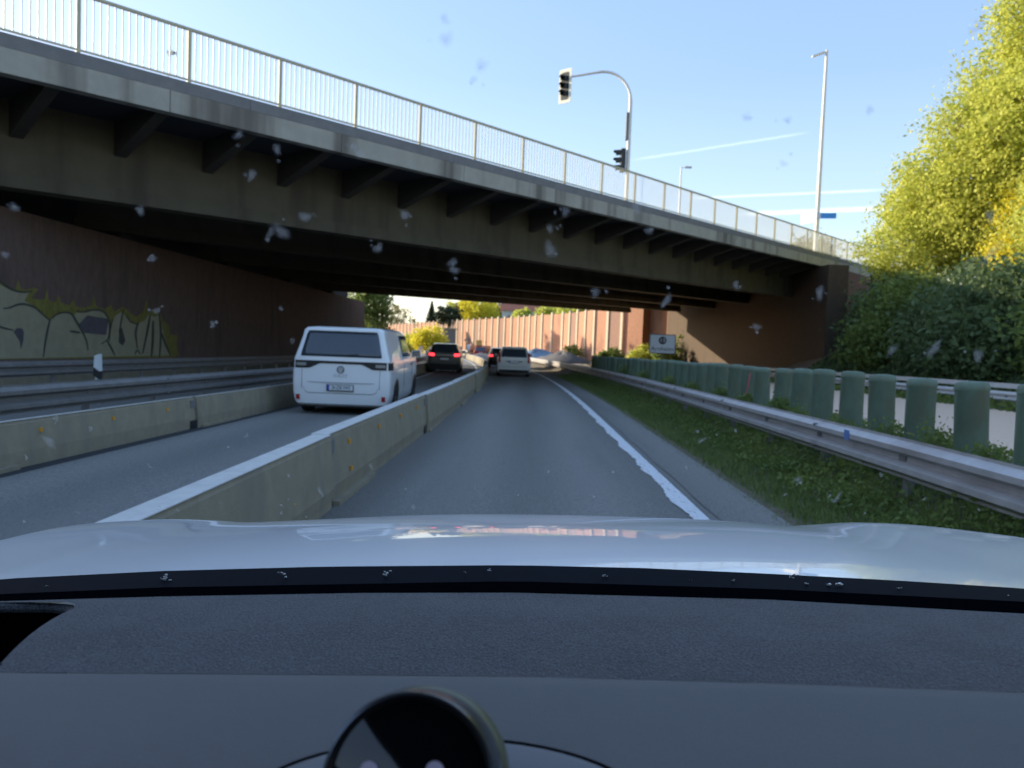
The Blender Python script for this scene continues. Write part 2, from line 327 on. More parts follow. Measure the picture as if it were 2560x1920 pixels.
# ------------------------------------------------------------------ guardrails
def wprof(z0, H=.31, d=.083, t=.004):
    pts = [(0, 0), (.0, .02), (d, .06), (d, .10), (0, .135), (0, .175), (d, .21), (d, .25), (0, .29), (0, .31)]
    s = H/.31; a = [(x, z0+z*s) for x, z in pts]; b = [(x-t, z) for x, z in reversed(a)]
    return a+b
def guardrail(u, y0, y1, face, label, ztop=.75, zoff=0., H=.36, seg=4.3, post=2.0, m=galv, double=False, full=70, ground=-.3):
    root = empty('guardrail', rp(u, y0, zoff), label=label, cat='guardrail'); off0 = rp(u, y0, zoff)
    pr = [(x*face, z) for x, z in wprof(ztop-H, H)]
    y = y0; k = 0
    while y < y1:
        ye = min(y+seg+.12, y1+.1)
        d = .004*(k % 2)*face
        path = [(p-off0+np.array([0, 0, zoff])+l*d, l) for (p, l) in rpath(u, y, ye, 2.2)]
        bm_ = fixn(MB().sweep(path, pr).build('beam', m, root, smooth=True))
        if double:
            fixn(MB().sweep(path, [(-.02, ztop+.10), (.05*face, ztop+.10), (.05*face, ztop+.26), (-.02, ztop+.26)]).build('upper_rail', m, root))
        if y < 45:
            bo = MB(); q = rp(u, ye-.06, zoff)-off0
            for zz in (.05, .155, .26):
                bo.tube([(q[0]+.03*face, q[1], q[2]+ztop-H+zz*H/.31), (q[0]+(.10 if zz != .155 else .04)*face, q[1], q[2]+ztop-H+zz*H/.31)], .016, 6)
            bo.build('bolt', galv_old, bm_)
        y += seg; k += 1
    pm = MB(); pm.box(-.03, .03, -.05, .05, ground, ztop-.06); pm.box(-.03, .075*face if face > 0 else .03, -.06, .06, ztop-H+.06, ztop-.06) if face > 0 else pm.box(-.075, .03, -.06, .06, ztop-H+.06, ztop-.06)
    first = None
    for yy in np.arange(y0+1, y1, post):
        q = rp(u-.06*face, yy, zoff)-off0
        if first is None: first = pm.build('post', galv_old, root, loc=q)
        else: clone(first, root, q)
    return root
guardrail(3.42, -4, 150, -1, 'weathered grey crash barrier rail running along the grass verge beside the near lane')
tp = rp(3.42, 8.05, 0); MB().box(tp[0]-.092, tp[0]-.086, tp[1]-.06, tp[1]+.06, .60, .70).build('tape_patch', mat('blue_tape', (.12, .22, .5), .5), bpy.data.objects['guardrail'], loc=tuple(-np.array(bpy.data.objects['guardrail'].location)))
guardrail(-6.35, -4, 110, 1, 'dull steel crash rail directly behind the yellowish concrete barrier', m=galv_old)
guardrail(-10.6, 0, 110, 1, 'dim crash rail at the foot of the graffiti wall', m=galv_old, H=.34, ztop=.80)
guardrail(15.4, 2, 84, -1, 'pale double crash rail beyond the gravel lane in front of the hedge bank', zoff=.25, ztop=.46, H=.33, double=True, m=mat('bright_galvanised', (.66, .65, .65), .5, var=.06))

# ------------------------------------------------------------------ bridge
BA = math.radians(40.3); BB = np.array([math.sin(BA), math.cos(BA), 0]); BN = np.array([-math.cos(BA), math.sin(BA), 0]); BP0 = np.array([-.85, 27.38, 0])
def bp(s, o, z):
    return BP0+BB*s+BN*o+np.array([0, 0, z+.016*s-(.018*(o-2.8) if o > 2.8 else 0)])
def on_plane(x, y, o):
    d = px_ray(x, y); p = BP0+BN*o; t = np.dot(p-C0, BN)/np.dot(d, BN); return C0+d*t
bridge = empty('bridge', (0, 0, 0), label='long concrete road bridge with a barred railing crossing over the carriageway', cat='bridge')
def bbox(s0, s1, o0, o1, z0, z1, mb=None):
    mb = mb or MB(); return mb.hexa([bp(s0, o0, z0), bp(s1, o0, z0), bp(s1, o1, z0), bp(s0, o1, z0), bp(s0, o0, z1), bp(s1, o0, z1), bp(s1, o1, z1), bp(s0, o1, z1)])
S0, S1 = -46., 92.
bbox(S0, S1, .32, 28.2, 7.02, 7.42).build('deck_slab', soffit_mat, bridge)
bbox(S0, S1, 1.9, 26.6, 7.42, 7.48).build('deck_asphalt', asphalt, bridge)
s = S0; k = 0
while s < S1:
    e = min(s+4.85, S1)
    bbox(s, e-.02, 0, .30, 6.80, 7.31).build('fascia_panel', fascia_mat, bridge)
    s += 4.85
s = S0
while s < S1:
    e = min(s+7.2, S1); bbox(s, e-.012, .03, .95, 7.325, 7.61).build('kerb_beam', kerb_mat, bridge); s += 7.2
bbox(S0, S1, 28.2, 28.5, 6.85, 7.62).build('rear_fascia', fascia_mat, bridge)
# girders, brackets and cross beams
GS0, GS1 = -22, 48
for i, o in enumerate((2.8, 8.6, 14.4, 20.2, 26.0)):
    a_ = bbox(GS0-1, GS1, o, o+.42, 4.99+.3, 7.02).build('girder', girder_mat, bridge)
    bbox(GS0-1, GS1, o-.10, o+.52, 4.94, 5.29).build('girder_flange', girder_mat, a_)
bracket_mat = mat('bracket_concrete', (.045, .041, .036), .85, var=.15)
def bracket(s0, o0, o1, zt, z_root, z_tip, w=.30):
    b_ = MB(); b_.hexa([bp(s0-w/2, o0, z_tip), bp(s0+w/2, o0, z_tip), bp(s0+w/2, o1, z_root), bp(s0-w/2, o1, z_root), bp(s0-w/2, o0, zt), bp(s0+w/2, o0, zt), bp(s0+w/2, o1, zt), bp(s0-w/2, o1, zt)]); return b_
for k in range(-12, 24):
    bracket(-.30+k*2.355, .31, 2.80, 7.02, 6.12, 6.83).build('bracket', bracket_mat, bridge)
for o0 in (3.22, 9.02, 14.82, 20.62):
    for k in range(-4, 10):
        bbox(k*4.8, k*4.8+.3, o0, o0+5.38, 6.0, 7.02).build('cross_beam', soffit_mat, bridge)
# railing (part) with sub-parts
railing = bpy.data.objects.new('railing', None); COL.objects.link(railing); railing.parent = bridge
RO = .35
def rail_bar(z0, z1, w, name, o=RO):
    s = -13.94-10*2.48
    while s < 84:
        bbox(s, s+2.48, o-w/2, o+w/2, z0, z1).build(name, rail_green, railing); s += 2.48
rail_bar(8.935, 9.0, .075, 'handrail'); rail_bar(7.745, 7.785, .045, 'bottom_rail')
pm = MB(); pm.box(-.045, .045, -.03, .03, 0, 1.335); pmesh = None
bar_mat = mat('railing_bar_paint', (.66, .65, .56), .5, var=.05)
bm0 = MB(); bm0.box(-.014, .014, -.010, .010, 0, 1.155); bmesh0 = None
rz_b = math.atan2(BB[1], BB[0])
nb = 0; bl = []
far_b = MB()
for k in range(-15, 44):
    sp = -13.94+k*2.48
    if sp < -38 or sp > 84: continue
    p = bp(sp, RO, 7.60)
    if pmesh is None: pmesh = pm.build('post', rail_green, railing, loc=p); pmesh.rotation_euler = (0, 0, rz_b)
    else: clone(pmesh, railing, p)
    for j in range(1, 16):
        s_ = sp+j*.155; q = bp(s_, RO, 7.785)
        if -15.5 < s_ < 25:
            bl.append(q)
        else:
            v = Vector(q); far_b.add([(v.x+dx, v.y+dy, v.z+dz) for dz in (0, 1.15) for dx, dy in ((-.013, -.010), (.013, -.010), (.013, .010), (-.013, .010))],
                                     [(0, 3, 2, 1), (4, 5, 6, 7), (0, 1, 5, 4), (1, 2, 6, 5), (2, 3, 7, 6), (3, 0, 4, 7)])
for q in bl[:300]:
    if bmesh0 is None: bmesh0 = bm0.build('baluster', bar_mat, railing, loc=q); bmesh0.rotation_euler = (0, 0, rz_b)
    else: clone(bmesh0, railing, q)
for v in bl[300:]:
    far_b.add([(v[0]+dx, v[1]+dy, v[2]+dz) for dz in (0, 1.15) for dx, dy in ((-.013, -.010), (.013, -.010), (.013, .010), (-.013, .010))],
              [(0, 3, 2, 1), (4, 5, 6, 7), (0, 1, 5, 4), (1, 2, 6, 5), (2, 3, 7, 6), (3, 0, 4, 7)])
far_b.build('far_balusters', bar_mat, railing, kind='stuff')
rr = bpy.data.objects.new('rear_railing', None); COL.objects.link(rr); rr.parent = bridge
bbox(-38, 84, 28.1, 28.17, 8.93, 9.0).build('handrail', rail_green, rr)
for k in range(50): bbox(-38+k*2.4, -38+k*2.4+.08, 28.1, 28.16, 7.6, 8.94).build('post', rail_green, rr)
# abutments
XL = -13.4
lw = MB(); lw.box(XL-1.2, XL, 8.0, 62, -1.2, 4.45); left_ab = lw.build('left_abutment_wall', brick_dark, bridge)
lw = MB(); lw.box(XL-2.6, XL-1.2, 4.0, 61, -1.2, 6.2); lw.build('bearing_back_wall', soffit_mat, bridge)
for o in (2.8, 8.6, 14.4, 20.2, 26.0):
    s_ = (XL-.55-BP0[0]-BN[0]*(o+.2))/BB[0]; p = bp(s_, o+.2, 4.45)
    b_ = MB(); b_.box(p[0]-.4, p[0]+.4, p[1]-.4, p[1]+.4, 4.45, p[2]+.45); b_.build('bearing', soffit_mat, bridge)
def wall_seg(p, q, z0, z1, th, name, m, parent):
    p = np.array(p, float); q = np.array(q, float); d = (q-p)/np.linalg.norm(q-p); n = np.array([d[1], -d[0]])*th
    mb = MB(); a = (*p, z0); b = (*q, z0); c = (*(q+n), z0); e = (*(p+n), z0)
    mb.hexa([a, b, c, e, (*p, z1), (*q, z1), (*(q+n), z1), (*(p+n), z1)]); return fixn(mb.build(name, m, parent))
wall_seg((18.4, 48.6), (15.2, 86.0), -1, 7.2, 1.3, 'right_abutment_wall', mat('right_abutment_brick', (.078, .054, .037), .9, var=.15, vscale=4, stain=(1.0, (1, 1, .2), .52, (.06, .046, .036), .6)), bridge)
q0 = bp(30.4, .75, 0); q1 = bp(60, .75, 0)
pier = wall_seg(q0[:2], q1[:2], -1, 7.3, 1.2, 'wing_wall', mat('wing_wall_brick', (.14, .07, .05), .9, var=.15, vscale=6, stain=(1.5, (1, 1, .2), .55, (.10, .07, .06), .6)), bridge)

# graffiti on the left abutment wall (paint film standing 2-4 mm proud of the brick)
def wallpt(x, y, lift=.004):
    d = px_ray(x, y); t = (XL-C0[0])/d[0]; p = C0+d*t; return np.array([XL+lift, p[1], p[2]])
def zc(pts, ox=0, oy=680, k=4.608): return [(ox+x/k, oy+y/k) for x, y in pts]
graf = empty('graffiti', (XL, 19, 1), label='large pale graffiti lettering with dark outlines and yellow edges on the brown underpass wall', cat='graffiti')
gf_fill = mat('graffiti_fill', (.30, .285, .20), .8, var=.10, vscale=4); gf_dark = mat('graffiti_outline', (.05, .055, .05), .8, var=.2, vscale=5)
gf_yel = mat('graffiti_yellow', (.17, .16, .04), .8, var=.3, vscale=9, stretch=(1, 1, .4)); gf_vio = mat('graffiti_violet', (.085, .08, .10), .8, var=.2)
def poly(pts, name, m, lift):
    P = [wallpt(*p, lift) for p in zc(pts)]; o = np.array([XL, 19, 1]); mb = MB(); n = len(P)
    bm = bmesh.new(); vs = [bm.verts.new(p-o) for p in P]; f = bm.faces.new(vs); r = bmesh.ops.extrude_face_region(bm, geom=[f]); 
    for v in [x for x in r['geom'] if isinstance(x, bmesh.types.BMVert)]: v.co.x -= .003
    bmesh.ops.triangulate(bm, faces=bm.faces); bmesh.ops.recalc_face_normals(bm, faces=bm.faces)
    me = bpy.data.meshes.new(name); bm.to_mesh(me); bm.free(); me.materials.append(m); ob = bpy.data.objects.new(name, me); COL.objects.link(ob); ob.parent = graf
def stroke(pts, w, name='outline_stroke', m=None, lift=.014):
    pts = [np.array(p, float) for p in pts]
    # smooth catmull-rom in picture plane of the wall
    Q = []
    for i in range(len(pts)-1):
        a, b, c, d = pts[max(i-1, 0)], pts[i], pts[i+1], pts[min(i+2, len(pts)-1)]
        for t in np.linspace(0, 1, 6, endpoint=(i == len(pts)-2)):
            Q.append(.5*((2*b)+(-a+c)*t+(2*a-5*b+4*c-d)*t*t+(-a+3*b-3*c+d)*t**3))
    L, R = [], []
    for i, q in enumerate(Q):
        d = Q[min(i+1, len(Q)-1)]-Q[max(i-1, 0)]; d /= np.linalg.norm(d)+1e-9; n = np.array([-d[1], d[0]]); ww = w*(.45+.55*math.sin(math.pi*(i+.6)/(len(Q)+.2)))
        L.append(q+n*ww); R.append(q-n*ww)
    o = np.array([XL, 19, 1]); rows = []
    for a, b in zip(L, R):
        pa, pb = [wallpt(*zc([tuple(p)])[0], lift)-o for p in (a, b)]; rows.append([pa+np.array([-.006, 0, 0]), pa, pb, pb+np.array([-.006, 0, 0])])
    MB().grid(rows).build(name, m or gf_dark, graf)
poly([(-300, 70), (0, 110), (60, 165), (140, 200), (180, 190), (210, 80), (235, 180), (290, 210), (380, 180), (440, 200), (360, 300), (450, 320), (520, 310), (540, 180), (560, 330), (640, 350), (672, 260), (700, 350), (800, 390),
      (848, 310), (870, 400), (960, 410), (1050, 390), (1076, 270), (1110, 400), (1200, 430), (1280, 380), (1310, 460), (1420, 400), (1470, 440), (1560, 520), (1650, 460), (1690, 300), (1710, 470), (1760, 430), (1840, 470),
      (1880, 560), (1950, 620), (1960, 720), (2050, 730), (2035, 850), (2060, 960), (1980, 985), (-300, 1010)], 'yellow_edge', gf_yel, .004)
poly([(-300, 130), (0, 150), (120, 210), (240, 240), (330, 235), (280, 330), (350, 370), (430, 420), (500, 490), (560, 560), (620, 510), (700, 470), (770, 465), (840, 500), (880, 470), (990, 470), (1090, 440), (1180, 460), (1240, 520),
      (1270, 600), (1330, 500), (1400, 460), (1450, 520), (1500, 580), (1580, 600), (1660, 560), (1720, 480), (1780, 520), (1840, 480), (1870, 650), (1910, 800), (1960, 960), (-300, 1005)], 'letter_fill', gf_fill, .008)
for pts, w in [([(-60, 60), (40, 140), (130, 200), (250, 232), (370, 222)], 13), ([(30, 420), (110, 410), (200, 375), (290, 372), (400, 410), (480, 480), (570, 560)], 13), ([(575, 540), (550, 640), (520, 800), (495, 980)], 12),
               ([(590, 540), (650, 490), (740, 465), (820, 485), (870, 560), (940, 680), (990, 790), (1010, 900)], 12), ([(800, 680), (860, 690), (920, 700)], 14), ([(870, 440), (940, 462), (1040, 440), (1150, 440), (1220, 490), (1260, 600), (1245, 760), (1160, 830)], 11),
               ([(1230, 790), (1280, 880), (1320, 960)], 11), ([(1420, 420), (1395, 560), (1370, 700)], 8), ([(1300, 540), (1270, 640), (1255, 800)], 7), ([(1460, 500), (1500, 570), (1590, 605)], 9), ([(1590, 580), (1560, 700), (1580, 880)], 11),
               ([(1730, 480), (1690, 700), (1640, 940)], 12), ([(1760, 560), (1755, 800), (1740, 980)], 14), ([(1830, 480), (1850, 700), (1835, 980)], 12), ([(1860, 700), (1900, 820), (1960, 960)], 12), ([(1550, 950), (1580, 900), (1620, 950)], 8), ([(-60, 600), (20, 640), (150, 670)], 12)]:
    stroke(pts, w)
poly([(150, 690), (190, 645), (250, 650), (270, 690), (262, 800), (235, 890), (220, 790)], 'violet_patch', gf_vio, .014)
poly([(905, 600), (1000, 500), (1250, 540), (1215, 725), (950, 700)], 'violet_patch', gf_vio, .016)
poly([(1370, 650), (1400, 640), (1440, 790), (1410, 850), (1365, 810)], 'violet_patch', gf_dark, .014)
# low pale concrete kerb wall and delineator at the foot of the graffiti
kw = MB(); kw.box(XL+.02, XL+.5, 4, 62, -.3, .34); kw.build('kerb_wall', concrete, bridge)
dl = empty('delineator_post', (-8.78, 15.5, zr(15.5)), label='white roadside delineator post with a slanted black band in front of the graffiti', cat='delineator post')
mb = MB(); mb.tube([(0, 0, 0), (0, 0, .70)], .055, 6); mb.build('post_body', sign_white, dl)
mb = MB(); mb.hexa([(-.060, -.062, .58), (.060, -.062, .50), (.060, .06, .50), (-.06, .06, .58), (-.06, -.062, .75), (.06, -.062, .67), (.06, .06, .67), (-.06, .06, .75)]); mb.build('black_band', black_plastic, dl)
mb = MB(); mb.hexa([(-.058, -.06, .75), (.058, -.06, .67), (.058, .06, .67), (-.058, .06, .75), (-.05, -.05, .98), (.05, -.05, 1.02), (.05, .05, 1.02), (-.05, .05, .98)]); mb.build('white_top', plate_white, dl)

# ------------------------------------------------------------------ signals, lamps and signs on the bridge
def signal_head(parent_obj, p, face, board=True, name='signal_head'):
    """three-lamp head at p facing direction face; returns parts"""
    f = np.array([face[0], face[1], 0.]); f /= np.linalg.norm(f); r = np.array([-f[1], f[0], 0]); u = np.array([0, 0, 1.])
    def P(a, b, c): return p+r*a+f*b+u*c
    hd = None
    def bx(a0, a1, b0, b1, c0, c1): return MB().hexa([P(a0, b0, c0), P(a1, b0, c0), P(a1, b1, c0), P(a0, b1, c0), P(a0, b0, c1), P(a1, b0, c1), P(a1, b1, c1), P(a0, b1, c1)])
    hd = fixn(bx(-.16, .16, -.12, .08, -.5, .5).build('signal_housing', black_plastic, parent_obj))
    if board:
        cs = []; R = .09; w, h = .34, .76
        for cx, cz, a0 in ((w-R, h-R, 0), (-w+R, h-R, 90), (-w+R, -h+R, 180), (w-R, -h+R, 270)):
            for a in range(0, 91, 30): t = math.radians(a0+a); cs.append((cx+R*math.cos(t), cz+R*math.sin(t)))
        n = len(cs); V = [P(a, .085, c) for a, c in cs]+[P(a, .06, c) for a, c in cs]
        ci = [(a*.80, c*.88) for a, c in cs]
        fixn(MB().add(V, [tuple(range(n)), tuple(range(2*n-1, n-1, -1))]+[(i, (i+1) % n, n+(i+1) % n, n+i) for i in range(n)]).build('backboard', cream, hd))
        V = [P(a*.62, .092, c*.80) for a, c in cs]+[P(a*.62, .087, c*.80) for a, c in cs]
        fixn(MB().add(V, [tuple(range(n)), tuple(range(2*n-1, n-1, -1))]+[(i, (i+1) % n, n+(i+1) % n, n+i) for i in range(n)]).build('front_plate', black_plastic, hd))
    for c in (-.33, 0, .33):
        rows = []
        for a in range(-30, 211, 20):
            t = math.radians(a); L = .30 if 20 < a < 160 else .18
            rows.append([P(.13*math.cos(t), .09, c+.13*math.sin(t)), P(.13*math.cos(t), .09+L, c+.13*math.sin(t)-.03)])
        sh = MB().grid(rows).build('visor', black_plastic, hd)
        sm = sh.modifiers.new('t', 'SOLIDIFY'); sm.thickness = .008
        V = [P(.115*math.cos(2*math.pi*i/14), .10, c+.115*math.sin(2*math.pi*i/14)) for i in range(14)]
        MB().add(V+[P(.115*math.cos(2*math.pi*i/14), .09, c+.115*math.sin(2*math.pi*i/14)) for i in range(14)], [tuple(range(14))]+[(i, (i+1) % 14, 14+(i+1) % 14, 14+i) for i in range(14)]).build('signal_lens', lens_dark, hd)
    return hd
tb = bp(8.74, 1.0, 7.6)
tl = empty('traffic_light', tb, label='curved traffic light mast with one cream-backed signal on its arm, standing behind the bridge railing', cat='traffic light')
armdir = np.array([1.39-4.04, 31.57-34.69, 0]); armdir = np.array([-.70, .0, 0])+np.array([-.35, .25, 0]); armdir /= np.linalg.norm(armdir)
ztop = 13.75-tb[2]; Rr = 1.35
path = [(0, 0, 0), (0, 0, ztop-Rr)]
for a in range(10, 91, 10):
    t = math.radians(a); path.append(tuple(armdir*Rr*(1-math.cos(t))+np.array([0, 0, ztop-Rr+Rr*math.sin(t)])))
tip = np.array(path[-1])+armdir*1.40+np.array([0, 0, -.16]); path.append(tuple(tip))
MB().tube(path, [.095, .08]+[.062]*9+[.045], 10).build('mast', pole_mat, tl, smooth=True)
signal_head(tl, tip+armdir*.18+np.array([0, 0, -.42]), (-.62, -.78))
signal_head(tl, np.array([-.26, -.05, 2.55-.5]), (-.99, -.1), board=False)
MB().box(-.16, -.06, -.10, .10, 2.95, 4.15).build('control_box', galv_old, tl)
# tall street lamp with street-name sign
lb = bp(32.3, 1.3, 7.6)
sl = empty('street_lamp', lb, label='tall pale street lamp pole carrying a blue sign and a white sign, beside the trees', cat='street lamp')
MB().tube([(0, 0, 0), (0, 0, 6), (0, 0, 13.75)], [.15, .13, .085], 10).build('pole', pole_mat, sl, smooth=True)
fixn(MB().hexa([(-.95, -.14, 13.27), (-.12, -.10, 13.55), (-.12, .10, 13.55), (-.95, .14, 13.27), (-.95, -.14, 13.35), (-.12, -.10, 13.68), (-.12, .10, 13.68), (-.95, .14, 13.35)]).build('lamp_head', pole_mat, sl))
MB().tube([(0, 0, 13.61), (-.3, 0, 13.59)], .035, 6).build('lamp_arm', pole_mat, sl)
fixn(MB().hexa([(-.10, -.16, 2.60), (1.10, -.42, 2.60), (1.10, -.40, 2.60), (-.10, -.14, 2.60), (-.10, -.16, 2.97), (1.10, -.42, 2.97), (1.10, -.40, 2.97), (-.10, -.14, 2.97)]).build('blue_sign', sign_blue, sl))
fixn(MB().hexa([(-.09, -.170, 2.62), (.14, -.220, 2.62), (.14, -.215, 2.62), (-.09, -.165, 2.62), (-.09, -.170, 2.94), (.14, -.220, 2.94), (.14, -.215, 2.94), (-.09, -.165, 2.94)]).build('sign_emblem', sign_white, sl))
fixn(MB().hexa([(-.78, .92, 2.35), (-.20, .0, 2.40), (-.18, .02, 2.40), (-.76, .94, 2.35), (-.78, .92, 3.02), (-.20, .0, 3.10), (-.18, .02, 3.10), (-.76, .94, 3.02)]).build('white_sign', cream, sl))
# small lamp in the distance on the bridge and the camera on its thin pole
l2 = empty('street_lamp', (12.0, 65, 7.5), label='small distant street lamp seen just over the railing right of the traffic light', cat='street lamp')
MB().tube([(0, 0, 0), (0, 0, 9.2)], [.10, .06], 8).build('pole', pole_mat, l2); MB().tube([(0, 0, 9.15), (.35, 0, 9.22)], .035, 6).build('lamp_arm', pole_mat, l2)
MB().box(.3, .85, -.12, .12, 9.16, 9.28).build('lamp_head', galv, l2)
cbp = bp(-11.83, .62, 7.6)
cm = empty('surveillance_camera', cbp, label='small white camera on a thin pole between the railing bars', cat='camera')
MB().tube([(0, 0, 0), (0, 0, .78)], .012, 6).build('thin_pole', galv_old, cm)
MB().box(-.03, .12, -.04, .04, .73, .81).build('camera_body', plate_white, cm); MB().tube([(.12, 0, .77), (.15, 0, .77)], .026, 8).build('lens', black_plastic, cm)

# ------------------------------------------------------------------ green glare posts
gp = MB(); nseg = 12; R = .15
prof = [(R*1.02, 0), (R, .96), (R*1.035, .965), (R*1.035, 1.0), (R*.98, 1.032), (R*.86, 1.046), (R*.5, 1.056), (.0, 1.058)]
V = []; F = []
for (r_, z_) in prof:
    for j in range(nseg): t = 2*math.pi*j/nseg; V.append((r_*math.cos(t), .62*r_*math.sin(t), z_-.22))
for i in range(len(prof)-1):
    for j in range(nseg): F.append((i*nseg+j, i*nseg+(j+1) % nseg, (i+1)*nseg+(j+1) % nseg, (i+1)*nseg+j))
gp.add(V, F); first = None
NP = 0
tops = {0: (6.55), }
yp = 6.50
lab_idx = 0
GP = []
while yp < 44:
    GP.append(yp)
    yp += .93 if yp < 13 else (.98 if yp < 24 else 1.02)
for i, yv in enumerate(GP):
    if i == 0: lbl = 'green plastic post cut off by the edge of the picture behind the crash rail'
    elif yv < 24: lbl = f'green plastic post, {ORD[i-1]} whole one counted from the bonnet end of the row'
    else: lbl = f'green post in the closed-up far part of the row, {ORD[i-1]} from the bonnet end'
    if i == 9: lbl = 'green plastic post with a pink paint streak on its side'
    p = rp(4.25 + .02*math.sin(i*2.1), yv, .46)
    if first is None: o = first = gp.build('green_post', green_plastic, loc=p, smooth=True)
    else: o = clone(first, None, p)
    o.rotation_euler = (math.radians(random.uniform(-2.2, 2.2)), math.radians(random.uniform(-2.5, 2.5)), math.radians(random.uniform(-14, 14)))
    sc_ = 1+.02*math.sin(i*5.3); o.scale = (1.03, 1, sc_)
    tag(o, lbl, 'green post', 'green posts in the row behind the crash rail')
    if i == 9:
        st = MB(); st.tube([(-.06, -.098, .18), (-.03, -.105, .45), (-.01, -.10, .70)], [.012, .018, .014], 5); st.build('paint_streak', mat('pink_paint', (.45, .13, .13), .7), o)

# ------------------------------------------------------------------ vegetation
def leaf_mesh(centers, size, name, m, parent=None, flat=.0, loc=None, **k):
    c = np.asarray(centers); n = len(c)
    d = RNG.normal(size=(n, 3)); d /= np.linalg.norm(d, axis=1)[:, None]
    e = RNG.normal(size=(n, 3)); e -= d*(e*d).sum(1)[:, None]; e /= np.linalg.norm(e, axis=1)[:, None]
    sz = size*RNG.uniform(.45, 1.5, size=(n, 1))
    a = c+d*sz; b = c+e*sz*.55; c2 = c-d*sz; d2 = c-e*sz*.55
    V = np.stack([a, b, c2, d2], 1).reshape(-1, 3)
    me = bpy.data.meshes.new(name); me.vertices.add(4*n); me.vertices.foreach_set('co', V.astype(np.float32).ravel())
    me.loops.add(4*n); me.loops.foreach_set('vertex_index', np.arange(4*n, dtype=np.int32))
    me.polygons.add(n); me.polygons.foreach_set('loop_start', np.arange(0, 4*n, 4, dtype=np.int32)); me.polygons.foreach_set('loop_total', np.full(n, 4, np.int32))
    me.update(calc_edges=True); me.materials.append(m)
    o = bpy.data.objects.new(name, me); COL.objects.link(o)
    if parent: o.parent = parent
    if loc is not None: o.location = loc
    return tag(o, **k)
def clumps(ells, n, per=22, spread=.35, shell=.45):
    out = []; vol = np.array([e[3]*e[4]*e[5] for e in ells])**.75; vol /= vol.sum()
    nc = max(1, n//per)
    for e, w in zip(ells, vol):
        k = max(1, int(nc*w)); v = RNG.normal(size=(k, 3)); v /= np.linalg.norm(v, axis=1)[:, None]
        r = (shell+(1-shell)*RNG.random((k, 1))**.6)*(1+.18*np.sin(v[:, :1]*5+v[:, 2:3]*7+e[0]))
        cc = np.array(e[:3])+v*r*np.array(e[3:6])
        pts = cc[:, None, :]+RNG.normal(size=(k, per, 3))*spread*np.array([1, 1, .75])
        out.append(pts.reshape(-1, 3))
    return np.concatenate(out)
def tree(name, base, ells, n, size, m, label, cat='tree', group=None, trunk_r=.2, spread=.35, per=22, shell=.45, limbs=True, extra=None):
    root = empty(name, base, label=label, cat=cat, group=group)
    leaf_mesh(clumps(ells, n, per, spread, shell), size, 'crown', m, root)
    t = MB(); top = max(e[2] for e in ells)
    t.tube([(0, 0, -.5), (.1, 0, top*.4), (0, .1, top*.8), (.1, 0, top)], [trunk_r, trunk_r*.8, trunk_r*.5, trunk_r*.2], 7)
    t.build('trunk', bark, root)
    if limbs:
        lb_ = MB()
        for e in ells:
            z0 = max(.3, min(e[2]*.5, top*.6)); c = np.array(e[:3])
            lb_.tube([(0, 0, z0), c*np.array([.5, .5, 0])+np.array([0, 0, (z0+c[2])*.5+.2]), c], [trunk_r*.5, trunk_r*.32, trunk_r*.12], 5)
            for _ in range(12):
                v = RNG.normal(size=3); v /= np.linalg.norm(v); v[2] = abs(v[2])*.8
                q = c+v*np.array(e[3:6])*.95; mid = c*.55+q*.45+RNG.normal(size=3)*.15
                lb_.tube([c-v*.2, mid, q], [trunk_r*.18, trunk_r*.11, trunk_r*.035], 4, cap=False)
        lb_.build('limbs', bark, root)
    return root
# bank on the right (behind the gravel lane), sloping up to the bridge approach
rows = []
for y in ys(-30, 52, 2):
    rows.append([(u+.3*math.sin(y*.5+u), y, z) for u, z in ((17.0, .35), (18.5, 1.3), (20.5, 3.0), (23, 4.6), (26, 5.4), (40, 6.0), (90, 6.5))])
MB().grid(rows).build('bank', soil, smooth=True, kind='structure')
# hedge on the bank: big leafy bushes
hb = [(18.2, 8, 2.6, 4.2), (19, 14, 3.0, 4.6), (18.6, 20, 2.7, 4.8), (19.4, 25.5, 3.0, 5.1), (18.8, 31, 2.6, 5.0), (19.8, 35.5, 2.8, 5.4), (19.3, 40, 2.4, 5.3), (20.6, 44, 2.4, 5.6), (21.6, 47.5, 2.2, 6.0)]
for i, (x, y, r_, h) in enumerate(hb):
    n = 9000 if y > 28 else 6500
    tree('dark_bush', (x, y, .4), [(0, 0, h*.45, r_, r_, h*.45), (.8, .6, h*.72, r_*.8, r_*.8, h*.3), (-.9, -.5, h*.28, r_*.8, r_, h*.3)], n, .13, leaf_dark if i % 3 else leaf_mid,
         f'dense dark green bush on the bank, {ORD[i]} of the shaded row towards the bridge', 'bush', 'shaded bushes on the bank', .09, spread=.42, per=30, shell=.6, limbs=False)
leaf_mesh(np.stack([RNG.uniform(16.3, 21, 16000), RNG.uniform(5, 48, 16000), np.zeros(16000)], 1) + np.array([0, 0, .0]) , .14, 'ground_ivy', leaf_dark, kind='stuff')
gi = bpy.data.objects['ground_ivy']; co = np.empty(len(gi.data.vertices)*3, np.float32); gi.data.vertices.foreach_get('co', co); co = co.reshape(-1, 3)
co[:, 2] += np.interp(co[:, 0], [16, 17, 18.5, 20.5, 23], [.3, .5, 1.5, 3.2, 4.8])+.1*RNG.random(len(co)); gi.data.vertices.foreach_set('co', co.ravel()); gi.data.update()
